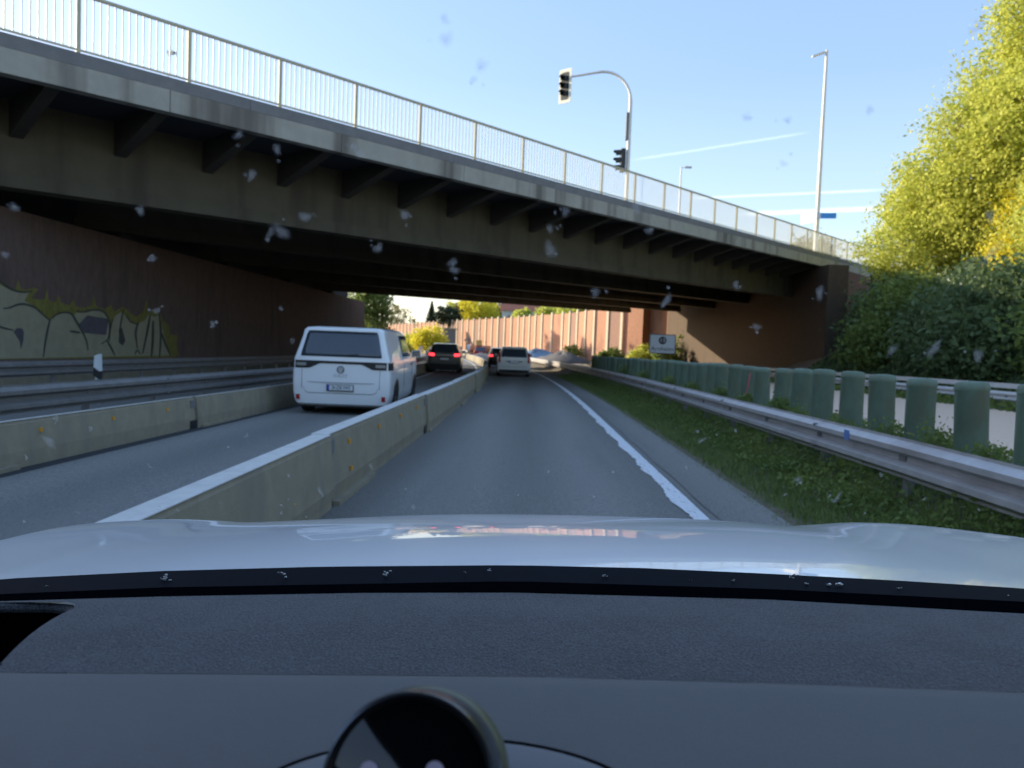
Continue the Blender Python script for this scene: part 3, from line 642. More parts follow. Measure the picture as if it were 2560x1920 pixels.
# tall spring trees in the sun
tree('spring_tree', (24.2, 49, 5.5), [(-1.2, -.6, 2.8, 2.6, 3, 2.8), (.2, -2, 4.4, 2.4, 2.6, 2.2), (-.5, 0, 5.7, 1.7, 2.0, 1.9), (-1.2, -2, 6.6, 1.7, 2.0, 1.6), (1.5, 0, 3.6, 2.8, 3, 2.6)], 33000, .105, leaf_spring, 'bright yellow-green tree whose crown hides the end of the bridge railing', trunk_r=.2, spread=.36)
tree('spring_tree', (25.9, 45.5, 5.6), [(0, 0, 4.0, 3.0, 3, 2.8), (-1.6, -1, 6.0, 2.0, 2.0, 1.8), (.5, 0, 8.4, 2.0, 2.2, 2.1), (1.8, -1.5, 6.2, 2.5, 2.5, 2.6), (-2.1, -1, 8.7, 1.8, 2.2, 1.9), (-.6, -1, 11.3, 1.8, 2, 2.2)], 38000, .105, leaf_spring, 'airy light-green tree with bare twigs showing, behind the crown at the railing end', trunk_r=.22, spread=.42, per=16)
tree('golden_tree', (26.0, 42.0, 5.5), [(0, 0, 3.4, 1.4, 1.4, 2.2), (-.3, 0, 1.6, 1.5, 1.6, 1.6), (.3, -.4, 4.6, 1.0, 1.1, 1.2)], 11000, .09, leaf_gold, 'golden yellow bushy tree glowing between the green crowns', trunk_r=.14, spread=.3)
tree('spring_tree', (27.4, 42.0, 5.6), [(0, 0, 5.4, 3.0, 3, 3.2), (-2.0, -1, 9.4, 2.0, 2.4, 2.2), (.4, 0, 9.6, 2.3, 2.4, 2.4), (-1.0, 0, 13.0, 1.9, 2.2, 2.4), (-3.0, 0, 7.8, 1.6, 2, 1.7), (-.5, 0, 15.8, 1.7, 2, 2.3), (-1.9, 0, 14.0, 1.5, 2, 2.3), (-1.5, 0, 10.6, 1.5, 1.8, 1.6)], 46000, .105, leaf_spring, 'tallest yellow-green tree, its top rising out of the picture', trunk_r=.26, spread=.42, per=18)
tree('spring_tree', (25.2, 36.5, 5.4), [(0, 0, 2.4, 2.6, 2.8, 2.4), (.8, .5, 4.6, 2.4, 2.4, 2.4), (1.2, 0, 7.2, 1.9, 2, 2.2)], 26000, .10, leaf_spring, 'full leafy yellow-green tree directly above the shaded hedge at the picture edge', trunk_r=.2, spread=.36)
tree('spring_tree', (30, 34, 5.8), [(0, 0, 4, 3.6, 3.6, 4), (0, 0, 8, 3, 3, 4)], 16000, .13, leaf_spring, 'broad light-green tree behind the leafy tree at the picture edge', trunk_r=.25)
# far tree whose round tan crown shows through the railing
tree('round_tree', (32.6, 92, 5), [(0, 0, 7.8, 2.7, 2.7, 2.8), (-1.2, 0, 7.0, 1.9, 2, 2.0), (1.4, 0, 7.0, 1.9, 2, 2.0)], 9000, .2, leaf_olive, 'round tan crown seen through the bridge railing under the blue sign', spread=.45)
# left: bush past the underpass wall
tree('green_bush', (-13.2, 66, -.4), [(0, 0, 3.2, 1.0, 1.3, 3.6), (.4, 0, 1.2, 1.2, 1.3, 1.8), (-1.5, 1, 3.5, 1.6, 1.6, 4.0), (.3, .5, 4.8, .6, .9, 1.3)], 9000, .14, leaf_mid, 'tall green bush growing just past the end of the dark underpass wall', 'bush', spread=.35, limbs=False)

# weeds and grass along the verge
nq = 15000; qu = RNG.uniform(14.1, 16.9, nq); qy = RNG.uniform(8, 60, nq)
leaf_mesh(np.array([rp(a, b, prof_z(a)+.22*RNG.random()**2) for a, b in zip(qu, qy)]), .085, 'gravel_edge_weeds', leaf_mid, kind='stuff')
def verge_pts(n, u0, u1, y0, y1, pw=1.6):
    u = RNG.uniform(u0, u1, n); y = y0+(y1-y0)*RNG.random(n)**pw
    return np.array([rp(a, b, prof_z(a)) for a, b in zip(u, y)])
def blades(base, h, w, name, m, lean=.35, **k):
    n = len(base); az_ = RNG.uniform(0, 2*math.pi, n); hh = h*RNG.uniform(.5, 1.4, n); dx = np.stack([np.cos(az_), np.sin(az_), np.zeros(n)], 1); px_ = np.stack([-np.sin(az_), np.cos(az_), np.zeros(n)], 1)*w
    ln = dx*(hh*lean*RNG.uniform(.2, 1.6, n))[:, None]; up = np.array([0, 0, 1.])*hh[:, None]
    V = np.stack([base-px_, base+px_, base+ln*.4+up*.6+px_*.7, base+ln+up, base+ln*.4+up*.6-px_*.7], 1).reshape(-1, 3)
    me = bpy.data.meshes.new(name); me.vertices.add(5*n); me.vertices.foreach_set('co', V.astype(np.float32).ravel()); me.loops.add(5*n); me.loops.foreach_set('vertex_index', np.arange(5*n, dtype=np.int32))
    me.polygons.add(n); me.polygons.foreach_set('loop_start', np.arange(0, 5*n, 5, dtype=np.int32)); me.polygons.foreach_set('loop_total', np.full(n, 5, np.int32)); me.update(calc_edges=True); me.materials.append(m)
    o = bpy.data.objects.new(name, me); COL.objects.link(o); return tag(o, **k)
blades(verge_pts(60000, 2.42, 3.9, 4.0, 46), .085, .0035, 'grass', blade_mat, kind='stuff')
bp_ = verge_pts(2600, 2.22, 2.45, 4, 40); blades(bp_, .04, .003, 'edge_grass', blade_mat, kind='stuff')
c = verge_pts(1500, 2.85, 4.2, 4.2, 40, 1.7); c = (c[:, None, :]+RNG.normal(size=(len(c), 22, 3))*np.array([.09, .09, .05])+np.array([0, 0, .09])).reshape(-1, 3)
leaf_mesh(c, .026, 'ground_cover', leaf_mid, kind='stuff')
c = verge_pts(900, 3.7, 5.6, 4.2, 40, 1.6); c = (c[:, None, :]+RNG.normal(size=(len(c), 22, 3))*np.array([.10, .10, .05])+np.array([0, 0, .06])).reshape(-1, 3)
leaf_mesh(c, .028, 'bank_undergrowth', leaf_mid, kind='stuff')
wd = [(4.05, 6.85, .16), (4.15, 7.9, .22), (3.98, 8.6, .2), (4.55, 8.95, .14), (3.95, 9.75, .15), (4.0, 11.6, .17), (4.1, 12.4, .22), (4.0, 14.2, .18), (4.1, 16.4, .2), (4.0, 18.9, .2), (4.05, 22, .25), (4.0, 26, .3), (4.05, 31, .35), (4.0, 41, .5)]
wl = ['leafy weed clump at the foot of the green post nearest the picture edge', 'bright leafy weed covering the foot of the second whole green post']
for i, (u, y, r_) in enumerate(wd):
    root = empty('weed', rp(u, y, .48), label=(wl[i] if i < 2 else f'low leafy weed against the green posts, {ORD[i]} counted from the bonnet end'), cat='weed', group='weeds growing against the green posts')
    pts = RNG.normal(size=(520, 3))*np.array([r_*.5, r_*.6, r_*.42])+np.array([0, 0, r_*.7]); leaf_mesh(pts, .022 if y < 12 else .035, 'weed_leaves', leaf_mid, root)
    sm = MB()
    for _ in range(7): q = RNG.normal(size=3)*np.array([r_*.5, r_*.5, 0]); sm.tube([(0, 0, -.05), q*.5+np.array([0, 0, r_*.6]), q+np.array([0, 0, r_*1.3])], [.004, .003, .0015], 4)
    sm.build('weed_stems', bark, root)

# ------------------------------------------------------------------ far brick walls with pale pilasters
def noise_wall(pts, label, top0, top1, step=3.0, name='brick_wall', th=.3, m=brick_lit, pw=.45, base=-1.):
    root = empty(name, (pts[0][0], pts[0][1], 0), label=label, cat='wall'); o = np.array([pts[0][0], pts[0][1], 0.])
    segs = []; tot = 0
    for a, b in zip(pts[:-1], pts[1:]): L = math.dist(a, b); segs.append((np.array(a), np.array(b), L)); tot += L
    s = 0; first = None
    for a, b, L in segs:
        n = max(1, round(L/step)); d = (b-a)/L; nn = np.array([d[1], -d[0]])
        if np.dot(nn, -a) < 0: nn = -nn
        for i in range(n):
            p = a+d*(L*i/n); q = a+d*(L*(i+1)/n); t = top0+(top1-top0)*(s+L*i/n)/tot
            mb = MB(); back = -nn*th
            mb.hexa([(*p, base), (*q, base), (*(q+back), base), (*(p+back), base), (*p, t), (*q, t), (*(q+back), t), (*(p+back), t)])
            x = fixn(mb.build('wall_panel', m if RNG.random() < .68 else brick_shade, root)); x.location = tuple(-o)
            mb = MB(); p2 = p+nn*.16; e = d*pw/2
            mb.hexa([(*(p2-e), base), (*(p2+e), base), (*(p+e-nn*.1), base), (*(p-e-nn*.1), base), (*(p2-e), t+.3), (*(p2+e), t+.3), (*(p+e-nn*.1), t+.3), (*(p-e-nn*.1), t+.3)])
            x = fixn(mb.build('pilaster', pilaster_mat, root)); x.location = tuple(-o)
        s += L
    return root
noise_wall([(10.8, 91), (8, 96), (6.3, 103), (4.6, 109), (1.8, 116), (-1.9, 127), (-8, 140), (-16, 158), (-24, 176), (-36, 202), (-54, 238)], 'sunlit orange brick wall divided by tall pale pilasters, curving away beyond the bridge', 6.2, 5.5, 3.1)
pr = empty('brick_pier', (12.7, 88.6, 0), math.radians(-48.5), label='plain sunlit orange brick pier between the pilastered wall and the Arnheim sign', cat='pier')
MB().box(-.95, .95, -.9, .6, -1, 7.2).build('pier_shaft', brick_lit, pr); MB().box(-1.05, 1.05, -1.05, .7, -1, 1.3).build('pale_plinth', pilaster_mat, pr)
pw_ = empty('plain_brick_wall', (13.1, 88.5, 0), math.radians(-48.5), label='plain brick wall joining the brick pier to the underpass wall', cat='wall')
MB().box(-3.4, 3.6, 0, .7, -1, 6.9).build('wall_face', brick_lit, pw_); MB().box(-3.4, 3.6, -.12, .8, 6.9, 7.1).build('coping', concrete, pw_)
MB().add([(14.5, 93, 5.0), (120, 93, 6), (120, 400, 9), (-60, 400, 9), (-16, 160, 4.6), (-8, 142, 4.8), (-1.5, 128, 5.0), (5.2, 109.5, 5.2)], [(0, 1, 2, 3, 4, 5, 6, 7)]).build('upper_ground', grassland, kind='structure')
MB().add([(-200, 62.5, 4.3), (-16.0, 62.5, 4.3), (-16.0, 5, 5.0), (-16, -40, 6.6), (-200, -40, 6.6)], [(4, 3, 2, 1, 0)]).build('left_upper_ground', grassland, kind='structure')
MB().add([(-14.6, 5, 6.6), (-14.6, -40, 6.6), (-13.4, -40, -.5), (-13.4, 5, -.5)], [(0, 1, 2, 3)]).build('approach_slope', grassland, kind='structure')
# house roof above the wall
hs = empty('house', (-1.6, 150, 4.6), label='house with white gable and reddish roof showing over the brick wall', cat='house')
MB().box(-4, 4, 0, 8, 0, 3.6).build('house_wall', mat('house_render', (.62, .60, .56), .8), hs)
fixn(MB().add([(-4.4, -.4, 3.5), (4.4, -.4, 3.5), (4.4, 8.4, 3.5), (-4.4, 8.4, 3.5), (-4.4, 4, 6.2), (4.4, 4, 6.2)], [(0, 1, 5, 4), (2, 3, 4, 5), (0, 4, 3), (1, 2, 5), (0, 3, 2, 1)]).build('roof', mat('roof_tiles', (.36, .13, .08), .8, vscale=6), hs))
for x in (-2.4, 0, 2.4): fixn(MB().box(x-.5, x+.5, -.05, .02, 1.2, 2.6).build('window', dark_glass, hs))
def ft(name, x, y, z, rx, rz, m, label, n=2600, sz=.26, cat='tree', **k):
    return tree(name, (x, y, z), [(0, 0, rz, rx, rx, rz), (rx*.4, 0, rz*.8, rx*.6, rx*.7, rz*.7), (-rx*.45, 0, rz*.9, rx*.6, rx*.7, rz*.75)], n, sz, m, label, cat=cat, trunk_r=.18, spread=rx*.14, **k)
ft('round_tree', 3.4, 124, 5.0, 2.3, 1.5, leaf_spring, 'round yellow-green tree over the wall, beside the house')
ft('round_tree', 7.0, 118, 5.0, 2.8, 1.7, leaf_spring, 'wide yellow-green tree over the brick wall, nearest the bridge shadow')
ft('round_tree', -1.4, 136, 5.0, 1.7, 1.4, leaf_spring, 'small bright tree rising over the brick wall on the far side of the house')
ft('gold_tree', -12, 170, 5, 4.6, 3.8, leaf_gold, 'golden tree over the far brick wall, its top cut by the bridge underside', n=4200, sz=.3)
ft('gold_tree', -7.4, 180, 5, 5.0, 4.0, leaf_olive, 'brownish spring tree over the far brick wall, between golden tree and house', n=4200, sz=.3)
ft('spring_tree', -17.8, 190, 5, 3.0, 3.6, leaf_spring, 'light-green tree behind the dark rounded tree', n=3000, sz=.3)
ft('dark_round_tree', -17.0, 160, 5.0, 2.5, 2.0, leaf_conifer, 'dark rounded tree standing over the grey end of the brick wall', n=4200, sz=.25)
# tall trees left of the road beyond the underpass; they throw the streaky shade on the brick wall
for i, (x, y, h_) in enumerate([(-34, 108, 16.5), (-29, 113, 14.5), (-37, 119, 17.5), (-31, 126, 15), (-40, 132, 17)]):
    tree('roadside_tree', (x, y, -.5), [(0, 0, h_*.62, 1.2, 1.2, h_*.3), (.6, .5, h_*.8, .9, .9, h_*.18)], 2600, .22, leaf_olive, f'tall slender tree left of the road past the underpass, {ORD[i]} away', group='slender trees left of the road', trunk_r=.22, spread=.3)
# conifer
cf = empty('conifer', (-26.5, 206, 4), label='pointed dark conifer against the white horizon under the bridge', cat='conifer')
pts = []
for _ in range(4200):
    h = random.random()**1.3; r_ = (1-h)*2.5*(.6+.4*math.sin(h*38)**2)*random.uniform(.5, 1); a = random.uniform(0, 6.283); pts.append((r_*math.cos(a), r_*math.sin(a), 1+h*7.2))
leaf_mesh(pts, .26, 'crown', leaf_conifer, cf); MB().tube([(0, 0, 0), (0, 0, 8)], [.25, .05], 6).build('trunk', bark, cf)
ft('thin_tree', -36.5, 212, 3, 3.2, 4.6, leaf_olive, 'thin pale tree with see-through crown under the bridge edge', n=1300, sz=.3)
ft('thin_tree', -44.5, 215, 3, 2.6, 3.0, leaf_olive, 'sparse low tree beside the tall green bush at the underpass wall', n=800, sz=.3)
ft('thin_tree', -31.5, 214, 3, 2.2, 2.6, leaf_olive, 'small sparse tree between the thin pale tree and the conifer', n=900, sz=.3)
ft('yellow_shrub', -17.2, 131, -.4, 2.9, 2.1, leaf_gold, 'big round yellow shrub at the end of the brick wall', cat='shrub', n=5000, sz=.2, limbs=False)
ft('yellow_shrub', -21.5, 136, -.4, 2.2, 1.5, leaf_spring, 'lower yellow-green shrub beside the big round yellow shrub', cat='shrub', n=3600, sz=.2, limbs=False)
ft('yellow_shrub', -25.4, 140, -.4, 1.8, 1.0, leaf_spring, 'lowest yellow-green shrub of the three at the bend', cat='shrub', n=2600, sz=.2, limbs=False)
c = np.stack([RNG.uniform(-42, -24, 14000), RNG.uniform(135, 168, 14000), -.3+RNG.random(14000)*.8+RNG.random(14000)**3*.8], 1)
leaf_mesh(c, .3, 'bend_undergrowth', leaf_mid, kind='stuff')
gw = empty('retaining_wall', (-15.9, 150, 0), label='grey concrete wall end between the yellow shrub and the brick wall', cat='wall')
MB().box(-1.2, 1.4, 0, 1.0, -1, 4.0).build('wall_face', mat('grey_wall', (.16, .16, .16), .9), gw); MB().box(-1.3, 1.5, -.15, 1.1, 4.0, 4.3).build('coping', concrete, gw)
# shrubs at the foot of the brick wall
for i, (x, y, r_) in enumerate([(5.6, 99, 1.3), (9.4, 86, 1.2), (8.0, 84, .8), (11.6, 80, 1.3), (13.5, 77, 1.5), (14.9, 80, 2.0)]):
    ft('wall_shrub', x, y, -.3, r_, r_*.85, leaf_mid if i != 3 else leaf_spring, f'low green shrub by the far brick wall, {ORD[i]} of the row', cat='shrub', n=1500, sz=.14, limbs=False, group='shrubs at the foot of the brick wall')

# building site beyond the crash rail
def mound(name, x, y, r_, h, m, label, cat, sx=1.):
    rows = []
    for i in range(9):
        t = i/8; rr_ = r_*(math.cos(t*math.pi/2)**.9) if i < 8 else 0.02
        rows.append([(sx*rr_*math.cos(a)*(1+.12*math.sin(3*a+x+i*.7)), rr_*math.sin(a)*(1+.1*math.sin(5*a+i)), h*t*(1+.10*math.sin(2*a+x)+.12*math.sin(5*a+2*i))) for a in np.linspace(0, 2*math.pi, 21)])
    return MB().grid(rows).build(name, m, smooth=True, loc=(x, y, zr(y)), label=label, cat=cat)
mound('gravel_pile', 3.6, 82, 3.2, 1.35, mat('grey_gravel', (.14, .135, .135), .95, vscale=3, bump=.6, bscale=8), 'grey gravel heap behind the crash rail, with the blue tarpaulin beside it', 'gravel pile', 1.1)
mound('tarpaulin_heap', .9, 85, 2.6, 1.45, mat('blue_grey_tarpaulin', (.22, .30, .40), .5, vscale=2, bump=.6, bscale=4), 'heap under a pale blue tarpaulin left of the grey gravel heap', 'covered heap', 1.5)
mound('sand_heap', -2.6, 97, 3.8, 1.15, mat('pale_sand', (.20, .18, .165), .95, vscale=3, bump=.4, bscale=8), 'long pale sand heap behind the roof of the pale estate car', 'sand heap', 1.6)
MB().add([(5.0, 52, -.12), (10, 52, -.1), (9, 96, -.25), (0, 96, -.3), (-4, 92, -.3), (2.6, 70, -.2)], [(0, 1, 2, 3, 4, 5)]).build('sandy_ground', mat('site_sand', (.30, .255, .215), .95, var=.25, vscale=1.5, bump=.5, bscale=8), kind='structure')
dg_ = empty('digger', (-6.4, 100, -.4), label='orange building machine with a white end beyond the dark red car', cat='digger')
MB().box(-1.4, 1.4, -.8, .8, .1, .55).build('track', black_plastic, dg_)
fixn(MB().tube([(-1.3, 0, 1.15), (1.35, 0, 1.15)], .48, 12).build('orange_body', mat('machine_orange', (.62, .22, .06), .5), dg_))
fixn(MB().tube([(-1.65, 0, 1.15), (-1.28, 0, 1.15)], .52, 12).build('white_end', plate_white, dg_)); MB().tube([(-.9, 0, 1.5), (-1.5, 0, 2.5), (-2.1, 0, 2.2)], .12, 6).build('boom', galv_old, dg_)
MB().box(-.5, .2, -.4, .4, 1.6, 2.3).build('cab', mat('machine_yellow', (.6, .38, .1), .5), dg_)
for i, (px_, py_) in enumerate([(1052, 872), (1077, 873), (1108, 866), (1149, 873), (1000, 870)]):
    yy = 98.; d = px_ray(px_, py_); t = yy/d[1]; p = C0+d*t
    wb = empty('bend_board', (p[0], p[1], zr(100)), label=f'small peach-coloured board on the far bend, {ORD[i]} of five', cat='warning board', group='small boards along the far bend')
    h = p[2]-zr(100); MB().box(-.28, .28, -.03, .03, h-.35, h+.35).build('board', mat('board_peach', (.75, .50, .34), .6), wb); MB().box(-.03, .03, -.02, .02, 0, h-.35).build('stand', galv_old, wb)  # peach colour stands for warm sunlit spots of unclear origin

# detour sign
sp = np.array([0, 0, 0.]); d = px_ray(1656, 860); t = 46/d[1]; p = C0+d*t
sg = empty('town_sign', (p[0], p[1], 0), label='white sign with a black number disc over the word Arnheim, behind the green posts', cat='sign')
sx = 46/FPX; w = 32.5*sx; h = 24*sx; z0 = p[2]
MB().box(-w, w, -.02, .02, z0-h, z0+h).build('sign_panel', sign_white, sg)
fr = MB(); e = .05
for a in ((-w, w, z0+h-e, z0+h), (-w, w, z0-h, z0-h+e), (-w, -w+e, z0-h+e, z0+h-e), (w-e, w, z0-h+e, z0+h-e)): fr.box(a[0], a[1], -.028, -.018, a[2], a[3])
fr.build('sign_border', mat('sign_frame', (.12, .13, .15), .6), sg)
M_ = Matrix.Rotation(math.pi/2, 4, 'X')
def disc(r_, cx, cz, y, name, m, par, n=28, rz=None):
    V = [(cx+r_*math.cos(2*math.pi*i/n), y, cz+(rz or r_)*math.sin(2*math.pi*i/n)) for i in range(n)]+[(cx+r_*math.cos(2*math.pi*i/n), y+.006, cz+(rz or r_)*math.sin(2*math.pi*i/n)) for i in range(n)]
    return fixn(MB().add(V, [tuple(range(n)), tuple(range(2*n-1, n-1, -1))]+[(i, (i+1) % n, n+(i+1) % n, n+i) for i in range(n)]).build(name, m, par))
dd = disc(.235, 0, z0+.21, -.032, 'number_disc', ink, sg)
textmesh('13', .33, 'number', sign_white, dd, Matrix.Translation((0, -.036, z0+.21)) @ M_)
textmesh('Arnheim', .385, 'lettering', ink, sg, Matrix.Translation((0, -.026, z0-.30)) @ M_)
for x in (-.08,): MB().tube([(0, .05, -.5), (0, .05, z0+h-.1)], .038, 8).build('sign_post', galv_old, sg)

# ------------------------------------------------------------------ vehicles
def car(name, label, cat, loc, rz, paint, L, Wd, H, belt, roofw, lean, van=False, tail='red', lower=.30, glass=(.62, .9), plate=None):
    root = empty(name, loc, rz, label=label, cat=cat)
    hw = Wd/2
    zl = [.20, .28, .45, .70, belt*.93, belt, belt+(H-belt)*.35, belt+(H-belt)*.7, belt+(H-belt)*.90, belt+(H-belt)*.975, H]
    wl_ = [.90, .965, .99, 1.0, .99, .97, .97-(.97-roofw)*.45, .97-(.97-roofw)*.85, roofw, roofw*.93, roofw*.70]
    def roofz(y):
        t = y/L
        if van: return H*np.interp(t, [0, .03, .5, .66, .86, .93, 1.0], [.985, 1, 1.0, .985, .66, .60, .45])
        return H*np.interp(t, [0, .05, .12, .45, .58, .73, .97, 1.0], [.97, .985, 1, 1.0, .975, .665, .56, .45])
    def shp(z, k=0): return np.interp(z, zl, wl_)*hw
    def leanf(z): return lean*max(0, (z-belt)/(H-belt))**1.15 + .06*max(0, (.5-z)/.3)
    secs = [(0, .925), (.012, .955), (.04, .98), (.10, .993), (.25, 1.0)]+[(L*t, 1.0) for t in (.15, .25, .35, .45, .52, .58, .64, .70, .76, .82, .88)]+[(L*.94, .965), (L*.98, .90), (L, .80)]
    def spt(y, z, side, off=0.):
        s_ = np.interp(y, [a for a, b in secs], [b for a, b in secs]); rz_ = roofz(y); zz = z
        if z > belt: z_base = belt+(z-belt)*(H-belt)/max(rz_-belt, .05)
        else: z_base = z
        return np.array([side*(shp(min(z_base, H))*s_+off), y+leanf(z)*max(0, 1-y/1.3), z])
    rows = []
    for y, s_ in secs:
        rz_ = roofz(y); ring = []
        for side in (1, -1):
            rg = range(len(zl)) if side == 1 else range(len(zl)-1, -1, -1)
            for j in rg:
                z = zl[j]; zz = z if z <= belt else belt+(z-belt)*(rz_-belt)/(H-belt)
                ring.append((side*wl_[j]*hw*s_, y+leanf(z)*max(0, 1-y/1.3), zz))
        rows.append(ring)
    mb = MB(); n = len(rows[0]); V = [p for r_ in rows for p in r_]; F = []
    for i in range(len(rows)-1):
        for j in range(n): F.append((i*n+j, (i+1)*n+j, (i+1)*n+(j+1) % n, i*n+(j+1) % n))
    mb.add(V, F)
    # rear and front caps, slightly crowned
    crown = .035
    def rear_y(x, z): return leanf(z)-crown*(1-(x/(hw*.93))**2)
    NX = 10
    for end in (0, len(secs)-1):
        y0 = secs[end][0]; R_ = []
        for j in range(len(zl)):
            a = rows[end][j]; row = []
            for i in range(NX+1):
                x = -a[0]+2*a[0]*i/NX
                row.append((x, (a[1]-(crown*(1-(2*i/NX-1)**2)) if end == 0 else a[1]+.1*(1-(2*i/NX-1)**2)), a[2]))
            R_.append(row)
        mb.grid(R_)
    body = fixn(mb.build('body', paint, root, smooth=True))
    bmx = bmesh.new(); bmx.from_mesh(body.data); bmesh.ops.remove_doubles(bmx, verts=bmx.verts, dist=.0005); bmesh.ops.recalc_face_normals(bmx, faces=bmx.faces); bmx.to_mesh(body.data); bmx.free()
    def rw(z): return np.interp(z, zl, wl_)*hw*.925
    def rpanel(nm, m, x0, x1, zlo, zhi, par=root, off=.008, n=14, th=.006):
        rowsA = []; xs = np.linspace(x0, x1, n+1)
        for x in xs:
            a = zlo(x) if callable(zlo) else zlo; b = zhi(x) if callable(zhi) else zhi; rowsA.append([(x, z) for z in np.linspace(a, b, 5)])
        P_ = [[(x, rear_y(x, z)-off, z) for x, z in r_] for r_ in rowsA]; Q_ = [[(x, rear_y(x, z)-off+th, z) for x, z in r_] for r_ in rowsA]
        b_ = MB(); b_.grid(P_); b_.grid(Q_); k = len(P_[0]); N = len(P_)*k
        border = [(i*k, (i+1)*k) for i in range(len(P_)-1)]+[(i*k+k-1, (i+1)*k+k-1) for i in range(len(P_)-1)]+[(j, j+1) for j in range(k-1)]+[((len(P_)-1)*k+j, (len(P_)-1)*k+j+1) for j in range(k-1)]
        b_.f += [(a, b, b+N, a+N) for a, b in border]
        return fixn(b_.build(nm, m, par, smooth=True))
    def spanel(nm, m, side, y0, y1, zlo, zhi, par=root, off=.006, n=14):
        P_ = []
        for y in np.linspace(y0, y1, n+1):
            a = zlo(y) if callable(zlo) else zlo; b = zhi(y) if callable(zhi) else zhi
            P_.append([spt(y, z, side, off) for z in np.linspace(a, b, 6)])
        o_ = MB().grid(P_).build(nm, m, par, smooth=True); md = o_.modifiers.new('t', 'SOLIDIFY'); md.thickness = .008; md.offset = 0; return o_
    def rnd(x, x0, x1, z0, z1, r_, top):
        """rounded-corner rectangle edge"""
        d = min(x-x0, x1-x); dz = 0 if d >= r_ else r_-math.sqrt(max(0, r_*r_-(r_-d)**2)); return z1-dz if top else z0+dz
    # rear window
    gh = H-belt; g0, g1 = belt+gh*.06, belt+gh*(.84 if van else .80)
    gw0 = rw(g0)*(.93 if van else .86); gw1 = rw(g1)*.93
    b_ = MB(); P_ = []
    for t in np.linspace(0, 1, 9):
        z = g0+(g1-g0)*t; wv = gw0+(gw1-gw0)*t
        if t < .12: wv *= .985
        if t > .9: wv *= .975
        P_.append([(wv*s_, rear_y(wv*s_, z)-.010, z) for s_ in np.linspace(-1, 1, 13)])
    rwn = b_.grid(P_).build('rear_window', dark_glass, root, smooth=True); md = rwn.modifiers.new('t', 'SOLIDIFY'); md.thickness = .01; md.offset = -1
    # wiper and seam
    MB().tube([(0, rear_y(0, g0+.03)-.03, g0+.03), (.34 if van else .3, rear_y(.3, g0+.06)-.03, g0+.055)], .009, 5).build('wiper', black_trim, root)
    wh_r = .345 if H > 1.6 else .32; ya, yb = L*.19, L*.82
    for y in (ya, yb):
        for s_ in (1, -1):
            spanel('wheel_arch', black_trim, s_, y-wh_r*1.12, y+wh_r*1.12, .22, lambda v, y=y: max(.23, wh_r+math.sqrt(max(0, (wh_r*1.12)**2-(v-y)**2))), off=.004)
            x0 = hw*.965-.20; ty = MB(); ty.tube([(s_*x0, y, wh_r), (s_*(x0+.03), y, wh_r), (s_*(x0+.19), y, wh_r), (s_*(x0+.215), y, wh_r)], [wh_r*.90, wh_r, wh_r, wh_r*.93], 28)
            wv = fixn(ty.build('wheel', rubber, root, smooth=True))
            MB().tube([(s_*(x0+.20), y, wh_r), (s_*(x0+.222), y, wh_r)], wh_r*.66, 20).build('rim', rim_mat, wv)
    MB().box(-hw*.88, hw*.88, .10, L*.97, .16, .26).build('underbody', black_trim, root)
    rpanel('bumper_lower', black_trim, -hw*.90, hw*.90, .21, lower, off=.014)
    # mirrors
    for s_ in (1, -1):
        ym = L*.70; q = spt(ym, belt+.02, s_); mm_ = MB(); mm_.hexa([(q[0]+s_*.02, ym-.05, belt+.02), (q[0]+s_*.25, ym-.04, belt+.04), (q[0]+s_*.25, ym+.10, belt+.04), (q[0]+s_*.02, ym+.10, belt+.02),
             (q[0]+s_*.02, ym-.05, belt+.18), (q[0]+s_*.23, ym-.04, belt+.20), (q[0]+s_*.23, ym+.10, belt+.20), (q[0]+s_*.02, ym+.10, belt+.18)])
        mir = fixn(mm_.build('mirror_housing', black_trim if not van else paint, root)); mg = MB(); mg.hexa([(q[0]+s_*.04, ym-.062, belt+.035), (q[0]+s_*.235, ym-.052, belt+.05), (q[0]+s_*.235, ym-.045, belt+.05), (q[0]+s_*.04, ym-.055, belt+.035),
             (q[0]+s_*.04, ym-.062, belt+.165), (q[0]+s_*.22, ym-.052, belt+.185), (q[0]+s_*.22, ym-.045, belt+.185), (q[0]+s_*.04, ym-.055, belt+.165)])
        fixn(mg.build('mirror_glass', chrome, mir))
    # side glass
    for s_ in (1, -1):
        if van:
            spanel('side_window', dark_glass, s_, L*.42, L*.70, belt+.05, lambda v: min(belt+gh*.80, roofz(v)-.10), off=.008)
        else:
            spanel('side_window', dark_glass, s_, L*.13, L*.68, belt+.03, lambda v: min(belt+gh*(.80 if v > L*.2 else .80*(v-L*.13)/(L*.07)+.08), roofz(v)-.09), off=.008)
    if van:
        for s_ in (1, -1):
            for yq in (.42*L, .705*L): spanel('door_gap', seam_mat, s_, yq, yq+.010, .38, belt+.02, off=.002, n=2)
            spanel('door_handle', black_trim, s_, L*.655, L*.69, belt-.16, belt-.12, off=.018, n=3)
    else:
        for s_ in (1, -1):
            for yq in (.28*L, .50*L): spanel('door_gap', seam_mat, s_, yq, yq+.010, .34, belt, off=.002, n=2)
    pz = .56 if van else .80
